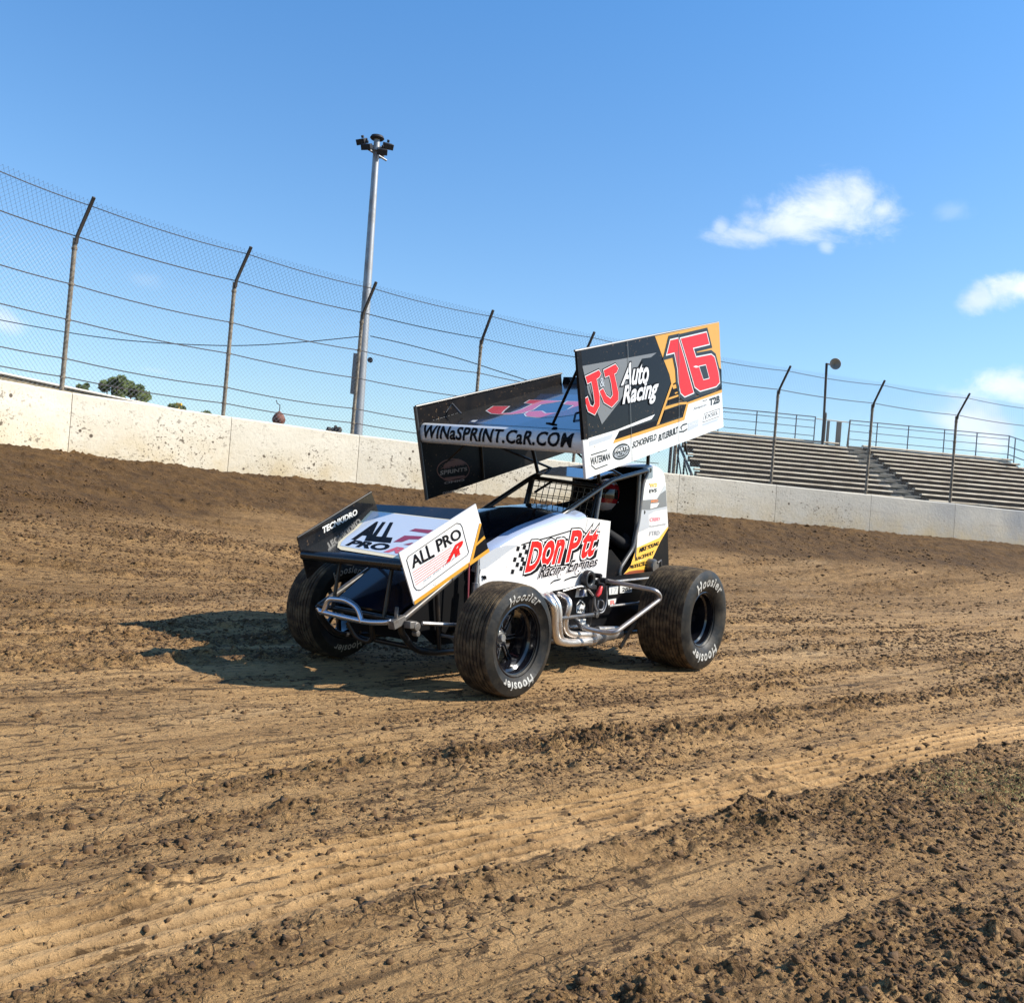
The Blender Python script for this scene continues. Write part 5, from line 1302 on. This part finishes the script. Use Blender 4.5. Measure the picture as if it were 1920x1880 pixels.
mb_t('OHIO', [(410, 1285), (620, 1250), (622, 1230), (412, 1262)], 1, offset=.03); mb_t('COMPETITION', [(395, 1395), (645, 1350), (642, 1325), (392, 1370)], 1, offset=.04)
mb.build('sponsor_lettering', [mat('faded_orange', (.13, .042, .025), .5), FADE], RBo)
# main foil
FA, FB, FC = np.array([1.50, -.72, 1.672]), np.array([.27, -.72, 2.08]), np.array([1.50, .72, 1.625])
FN = np.cross(FB - FA, FC - FA); FN = FN / np.linalg.norm(FN); FN = FN if FN[2] > 0 else -FN
def foil(X, Y): return FA[2] - (FN[0] * (X - FA[0]) + FN[1] * (Y - FA[1])) / FN[2]
prof = []                                         # (dx from 1.50 towards front, dz, material)
le = [(0.0, 0.0), (.020, -.006), (.038, -.022), (.050, -.052), (.050, -.092), (.040, -.124), (.016, -.146), (-.03, -.152)]
up = [(-1.70, .0), (-1.2, .0), (-.8, .0), (-.4, .0)]
low = [(-.5, -.10), (-1.1, -.05), (-1.70, -.004)]
prof = up + le + low
def fpnt(dx, dz, Y):
    return V((1.50 + dx, Y, foil(1.50 + min(dx, 0), Y) + dz + (-.2 * 0)))
ys = np.linspace(YR + .002, YL - .012, 13)
rows = [[fpnt(dx, dz, y) for y in ys] for dx, dz in prof]
mi = [0] * (len(up) - 1) + [0] + [1] * (len(le) - 1) + [2] * len(low)
mb = MB(); mb.grid(rows, mi); FOIL = mb.build('wing_foil', [BLACK, WHITE, INNER], car, smooth=60)
mb = MB(); 
fo_ = lambda x, y: onP(*ZF(x, y), FA, FN)
FNt = tuple(FN)
def GF(pts, m, lift=.0030, g=0.): field(mb, [fo_(*q) for q in pts], FNt, lift, m, g)
GF([(660, 640), (700, 605), (900, 600), (1100, 535), (1390, 370), (1430, 330), (2000, 345), (2000, 722), (700, 642)], 0, .0012)
JA = [(865, 510), (935, 465), (1095, 465), (1040, 510), (1015, 540), (1120, 535), (1230, 500), (1350, 440), (1270, 428), (1320, 398), (1650, 408), (1560, 425), (1430, 445), (1350, 500), (1230, 538), (1120, 550), (985, 548), (915, 540)]
JB = [(1270, 545), (1310, 518), (1440, 515), (1480, 540), (1620, 532), (1720, 500), (1790, 455), (1680, 440), (1720, 412), (2050, 425), (2050, 500), (1900, 510), (1780, 555), (1620, 575), (1400, 582), (1290, 570)]
for s_ in (JA, JB): GF(s_, 1, .0024, .012); GF(s_, 2, .0034)
GF([(690, 628), (715, 612), (770, 610), (735, 632)], 1, .0026)
# gurney strip at the rear and rivet row beside the far board
for k_ in range(26):
    t_k = k_ / 25; p = V(fo_(300 + (1310 - 300) * t_k, 613 + (312 - 613) * t_k)); 
    e = (V(fo_(1310, 312)) - V(fo_(300, 613))).normalized() * (.016 if k_ % 4 else .006)
    stroke(mb, [p - e, p + e], FNt, .0026, .006, 3)
mb.build('livery_graphics', [NAVY, WHITE, PINK, mat('rivets', (.45, .45, .45), .4)], FOIL)
mb = MB(); xr = 1.50 - 1.70
mb.prism([fpnt(-1.70, .0, YR), fpnt(-1.70, .0, YL - .012), fpnt(-1.70, .0, YL - .012) + V((-.01, 0, .06)), fpnt(-1.70, .0, YR) + V((-.01, 0, .06))], (-.008, 0, 0)); mb.build('gurney_flap', BLACK, FOIL)
# web address wrapped round the leading edge
v, f = cut_rows(*glyphs('WINaSPRINT.CaR.COM', .12, .028, 1.06), 12); lo, hi = v.min(0), v.max(0)
ap = [le[1], le[2], le[3], le[4], le[5]]
aa = np.concatenate([[0], np.cumsum([math.hypot(ap[i + 1][0] - ap[i][0], ap[i + 1][1] - ap[i][1]) for i in range(4)])]); 
pts = []
for x, y in v:
    fx = (x - lo[0]) / (hi[0] - lo[0]); fy = (y - lo[1]) / (hi[1] - lo[1])
    Y = YR + .035 + fx * (YL - YR - .115); s_ = aa[-1] * (.93 - .80 * fy)
    dx, dz = float(np.interp(s_, aa, [q[0] for q in ap])), float(np.interp(s_, aa, [q[1] for q in ap]))
    pts.append(fpnt(dx + .0035, dz, Y))
mb = MB(); mb.add(pts, f, 0); mb.build('web_address_lettering', INK, FOIL)
# struts, braces and wing posts
mb = MB(); mb.tube([V(onY(1084, 690, YL - .03)), V(fo_(1555, 690)) + V((0, 0, .02))], .010, 8); mb.box(V(fo_(1545, 690)) + V((0, 0, .025)), (.09, .03, .012)); mb.build('board_brace', INK, FOIL)
mb = MB(); mb.tube([fb(485, 435) + V((0, .01, 0)), V(fo_(590, 570)) + V((0, 0, .02))], .008, 8); mb.tube([fb(480, 440) + V((0, .01, 0)), V(fo_(410, 575)) + V((0, 0, .02))], .006, 8); mb.build('board_brace', GTUBE, FOIL)
mb = MB(); mb.tube([fb(1150, 235) + V((0, .01, 0)), V(fo_(1150, 330))], .008, 8); mb.lathe([(.02, -.01), (.03, -.01), (.03, .01), (.02, .01)], V(fo_(1150, 330)) + V((0, 0, .03)), 14); mb.build('board_brace', GTUBE, FOIL)
mb = MB(); mb.pipe([V(fo_(1785, 625)) + V((0, 0, .0)), V(fo_(1800, 580)) + V((0, 0, .03)), V(fo_(1850, 570)) + V((0, 0, .03))], .008, .02, 8); mb.build('wing_handle', INK, FOIL)
for sy in (1, -1):
    mb = MB(); mb.tube([(-.10, sy * .26, 1.50), (-.06, sy * .26, foil(-.06, sy * .26) - .02)], .015, 10); mb.tube([(.62, sy * .28, 1.34), (.86, sy * .28, foil(.86, sy * .28) - .08)], .015, 10); mb.build_each('wing_post', TUBE, car)
    mb = MB(); mb.tube([(.30, sy * .28, 1.42), (1.30, sy * .40, foil(1.3, sy * .4) - .13)], .010, 8); mb.tube([(1.30, sy * .40, foil(1.3, sy * .4) - .12), (1.30, sy * .66, 1.40)], .007, 8); mb.build_each('wing_slider', TUBE, car)
mb = MB(); mb.tube([(.9, -.71, foil(.9, -.7) - .05), (.78, -.71, 1.32)], .008, 8); mb.tube([(.3, .705, foil(.3, .7) - .05), (.1, .705, 1.62)], .008, 8); mb.build_each('board_stiffener', TUBE, FOIL)
mb = MB(); 
for X in (.35, 1.15): mb.tube([(X, YR + .01, foil(X, YR) - .10), (X, YL - .02, foil(X, YL) - .10)], .012, 8)
mb.build_each('foil_spar', INK, FOIL)

# ---------------------------------------------------------------- front wing
WL, WR = .43, -.43
Z1 = lambda x, y: (520 + x / 4.273, 900 + y / 4.273)
nb = lambda x, y: onY(*Z1(x, y), WL)
q4 = [(975, 582), (1590, 190), (1692, 566), (1098, 996)]
mb = MB(); mb.prism([V(nb(*q)) for q in q4], (0, -.008, 0)); NBd = mb.build('front_wing_side_board', WHITE, car); NBd['label'] = 'white side board lettered ALL PRO'
mb = MB()
H = lambda pts, m, lift=.0014: field(mb, [nb(*q) for q in pts], nY, lift, m)
H([(1634, 350), (1692, 562), (1540, 676), (1556, 630)], 0); 
H([(1618, 345), (1634, 350), (1560, 660), (1536, 676)], 1, .0022); H([(1600, 500), (1655, 445), (1665, 465), (1590, 530)], 1, .0022)
H([(1095, 968), (1690, 546), (1700, 572), (1098, 998)], 1, .0024)
rr_ = [(1035, 640), (1050, 610), (1435, 345), (1465, 350), (1480, 375), (1532, 575), (1520, 600), (1145, 880), (1115, 880), (1095, 855)]
stroke(mb, [nb(*q) for q in rr_], nY, .0020, .0042, 0, closed=True)
X_ = lambda s, q, m, **k_: text(mb, s, [nb(*p) for p in q], nY, .0026, m, **k_)
X_('ALL', [(1085, 705), (1258, 610), (1225, 500), (1068, 620)], 0, offset=.020, shear=.0); X_('PRO', [(1290, 575), (1480, 455), (1450, 385), (1268, 480)], 0, offset=.020)
for k_ in range(6):
    x0, y0 = 1083 + k_ * 5.2, 742 + k_ * 19; x1, y1 = 1392 - k_ * 1.5, 540 + k_ * 20
    stroke(mb, [nb(x0, y0), nb(x1, y1)], nY, .0020, .0030, 2)
X_('R', [(1362, 655), (1462, 590), (1482, 485), (1390, 545)], 2, offset=.05, shear=.35)
X_('RACING ENGINES', [(1175, 815), (1470, 590), (1470, 575), (1175, 800)], 3)
mb.build('sponsor_lettering', [INK, GOLD, RED, LGREY], NBd)
fbd = lambda x, y: onY(*Z1(x, y), WR)
mb = MB(); qf = [V(fbd(160, 460)), V(fbd(752, 95)), V(fbd(810, 240)), V(fbd(245, 790))]
mb.prism(qf, (0, -.008, 0)); FBd = mb.build('front_wing_side_board', BLACK, car); FBd['label'] = 'black far side board with white lettering'
mb = MB(); text(mb, 'TECNKIDRO', [fbd(*p) for p in [(365, 425), (640, 272), (632, 232), (360, 378)]], nY, .003, 0, offset=.045, shear=.1); mb.build('sponsor_lettering', WINK, FBd)
mb = MB(); mb.tube([qf[0], qf[1]], .006, 8); mb.build('board_trim', TUBE, FBd)
# front foil
PA, PB, PC = onY(577, 1030, WR), onY(697, 952, WR), onY(752, 1048, WL)
PA, PC = np.array([2.775, WR, .735]), np.array([2.775, WL, .755]); PB = np.array([2.26, WR, 1.020])
WN = np.cross(PB - PA, PC - PA); WN = WN / np.linalg.norm(WN); WN = WN if WN[2] > 0 else -WN
def ff(X, Y): return PA[2] - (WN[0] * (X - PA[0]) + WN[1] * (Y - PA[1])) / WN[2]
pr2 = [(-.56, .0), (-.4, -.006), (-.2, -.012), (-.08, -.008), (0, 0), (.020, -.008), (.034, -.028), (.030, -.052), (.008, -.066), (-.05, -.064), (-.3, -.04), (-.56, -.006)]
ys2 = np.linspace(WR + .001, WL - .008, 9)
mb = MB(); mb.grid([[V((2.775 + dx, y, ff(2.775 + min(dx, 0), y) + dz)) for y in ys2] for dx, dz in pr2], 0); FF = mb.build('front_wing_foil', BLACK, car, smooth=60)
f1 = lambda x, y: onP(*Z1(x, y), PA, WN); WNt = tuple(WN)
mb = MB()
def fcl(q):
    p = f1(*q)
    if p[1] > WL - .012: p = np.array([p[0], WL - .012, ff(p[0], WL - .012)])
    return p
def HF(pts, m, lift=.003): field(mb, [fcl(q) for q in pts], WNt, lift, m)
HF([(482, 540), (490, 500), (520, 470), (620, 390), (700, 300), (750, 248), (900, 262), (1380, 318), (1500, 335), (1250, 560), (1090, 640), (980, 634), (510, 560)], 0, .0024)
HF([(505, 528), (515, 500), (560, 455), (650, 385), (725, 300), (765, 255), (900, 268), (1380, 325), (1490, 340), (1240, 560), (1080, 618), (985, 612)], 1, .0032)
HF([(1060, 410), (1105, 392), (1260, 405), (1340, 400), (1330, 425), (1200, 430)], 3, .0042); HF([(930, 500), (1020, 448), (1180, 455), (1300, 470), (1200, 480), (1060, 478), (1000, 500)], 3, .0042)
HF([(1010, 520), (1080, 505), (1150, 510), (1050, 525)], 3, .0042)
Y_ = lambda s, q, m, **k_: text(mb, s, [f1(*p) for p in q], WNt, .0044, m, **k_)
Y_('ALL', [(620, 470), (905, 495), (950, 355), (745, 345)], 2, offset=.06, shear=.1)
Y_('PRO', [(555, 525), (870, 570), (905, 520), (600, 485)], 2, offset=.05, shear=.2)
Y_('R', [(870, 578), (985, 590), (1015, 548), (930, 540)], 4, offset=.05, shear=.3)
mb.build('sponsor_lettering', [mat('cream_border', (.80, .68, .45), .3), mat('foil_white', (.62, .66, .72), .12, coat=1.), INK, mat('dark_red', (.30, .012, .02), .3, coat=.8), mat('rose', (.6, .1, .13), .3)], FF)
for sy in (1, -1):
    mb = MB(); mb.tube([(2.70, sy * .22, .40), (2.66, sy * .22, ff(2.66, sy * .22) - .05)], .012, 8); mb.tube([(2.30, sy * .28, .62), (2.34, sy * .30, ff(2.34, 0) - .03)], .012, 8); mb.build_each('front_wing_post', TUBE, car)

# lift the whole car onto the local surface
car.location.z = 0.0

# ================================================================== the driver
def person():
    me = bpy.data.meshes.new('person')
    J = {}; vs = []; rs = []; es = []
    def v(n, p, r): J[n] = len(vs); vs.append(p); rs.append(r)
    def e(a, b_): es.append((J[a], J[b_]))
    v('pelvis', (.08, 0, .60), (.15, .12)); v('waist', (.0, 0, .78), (.145, .115)); v('chest', (-.06, 0, .98), (.165, .125)); v('upper', (-.06, 0, 1.07), (.14, .10)); v('neck', (-.03, 0, 1.14), (.06, .06)); v('skull', (.03, 0, 1.22), (.085, .10)); v('crown', (.03, 0, 1.33), (.08, .09))
    for a, b_ in (('pelvis', 'waist'), ('waist', 'chest'), ('chest', 'upper'), ('upper', 'neck'), ('neck', 'skull'), ('skull', 'crown')): e(a, b_)
    for s, n in ((1, 'l'), (-1, 'r')):
        v(n + 'sh', (-.05, s * .17, 1.06), (.07, .07)); v(n + 'el', (.13, s * .25, .88), (.052, .052)); v(n + 'wr', (.35, s * .16, 1.0), (.036, .036)); v(n + 'pa', (.415, s * .155, 1.03), (.036, .026))
        e('upper', n + 'sh'); e(n + 'sh', n + 'el'); e(n + 'el', n + 'wr'); e(n + 'wr', n + 'pa')
        for i in range(4):
            d_ = (i - 1.5) * .020
            v(n + 'f%da' % i, (.450, s * (.150 + .0), 1.045 + d_), (.010, .010)); v(n + 'f%db' % i, (.462 - .002 * i, s * .128, 1.048 + d_), (.009, .009)); v(n + 'f%dc' % i, (.440, s * .118, 1.046 + d_), (.008, .008))
            e(n + 'pa', n + 'f%da' % i); e(n + 'f%da' % i, n + 'f%db' % i); e(n + 'f%db' % i, n + 'f%dc' % i)
        v(n + 'ta', (.405, s * .135, 1.065), (.012, .012)); v(n + 'tb', (.43, s * .112, 1.075), (.010, .010)); e(n + 'pa', n + 'ta'); e(n + 'ta', n + 'tb')
        v(n + 'hip', (.12, s * .09, .585), (.095, .095)); v(n + 'kn', (.56, s * .13, .74), (.066, .066)); v(n + 'an', (.92, s * .11, .50), (.045, .045)); v(n + 'toe', (1.02, s * .11, .58), (.036, .03))
        e('pelvis', n + 'hip'); e(n + 'hip', n + 'kn'); e(n + 'kn', n + 'an'); e(n + 'an', n + 'toe')
    me.from_pydata(vs, es, []); o = bpy.data.objects.new('tmp', me); C.objects.link(o)
    m = o.modifiers.new('s', 'SKIN'); ss = o.modifiers.new('u', 'SUBSURF'); ss.levels = 2; ss.render_levels = 2
    for i, r in enumerate(rs): me.skin_vertices[0].data[i].radius = r
    me.skin_vertices[0].data[0].use_root = True
    dg = bpy.context.evaluated_depsgraph_get(); dg.update()
    nm = bpy.data.meshes.new_from_object(o.evaluated_get(dg)); bpy.data.objects.remove(o)
    nm.name = 'person'; nm.materials.clear(); nm.materials.append(SUIT)
    for p in nm.polygons: p.use_smooth = True
    b_ = bpy.data.objects.new('person', nm); C.objects.link(b_)
    b_.location = CARO; b_.rotation_euler = (0, 0, YAW)
    return b_
try:
    body = person()
except Exception as ex:
    print('person failed', ex); raise
tag(body, 'driver in dark suit and red and white helmet seated in the race car', 'person')
hc_ = V((.045, 0, 1.275))
mb = MB(); NU, NV = 24, 14; rows = []; mm_ = []
for i in range(NV + 1):
    th = math.pi * i / NV; row = []
    for j in range(NU + 1):
        ph = 2 * math.pi * j / NU
        x = math.sin(th) * math.cos(ph); y = math.sin(th) * math.sin(ph); z = math.cos(th)
        sx = .150 if x > 0 else .140; zz = .140 if z > 0 else .150
        jaw = 1 + (.10 * max(0, -z) * max(0, x))
        row.append(hc_ + V((x * sx * jaw, y * .122, z * zz)))
    rows.append(row)
mb.grid(rows[:NV], [0 if i < 4 or i > 8 else 1 for i in range(NV - 1)])
hl = mb.build('helmet', [mat('helmet_white', (.40, .36, .35), .15, coat=1.), HELM], body, smooth=60)
mb = MB(); rows = []
for i in range(5):
    z = -.030 + .075 * i / 4; row = []
    for j in range(13):
        ph = R(-72 + 144 * j / 12); row.append(hc_ + V((.157 * math.cos(ph) * math.sqrt(max(.2, 1 - (z / .15) ** 2)), .128 * math.sin(ph), z)))
    rows.append(row)
mb.grid(rows); mb.build('visor', VISOR, hl, smooth=60)
mb = MB()
for sy in (1, -1):
    mb.poly([hc_ + V(p) for p in [(.03, sy * .124, .03), (-.04, sy * .121, .07), (-.09, sy * .105, .05), (-.06, sy * .121, .0)]])
    mb.poly([hc_ + V(p) for p in [(.05, sy * .124, -.05), (-.02, sy * .126, -.03), (-.07, sy * .119, -.06), (.02, sy * .122, -.08)]])
mb.build('helmet_flash', WHITE, hl)
mb = MB(); mb.lathe([(.11, -.02), (.125, 0), (.11, .03)], (.0, 0, 1.15), 24, 0, 'Z'); mb.build('neck_collar', SUIT, body)
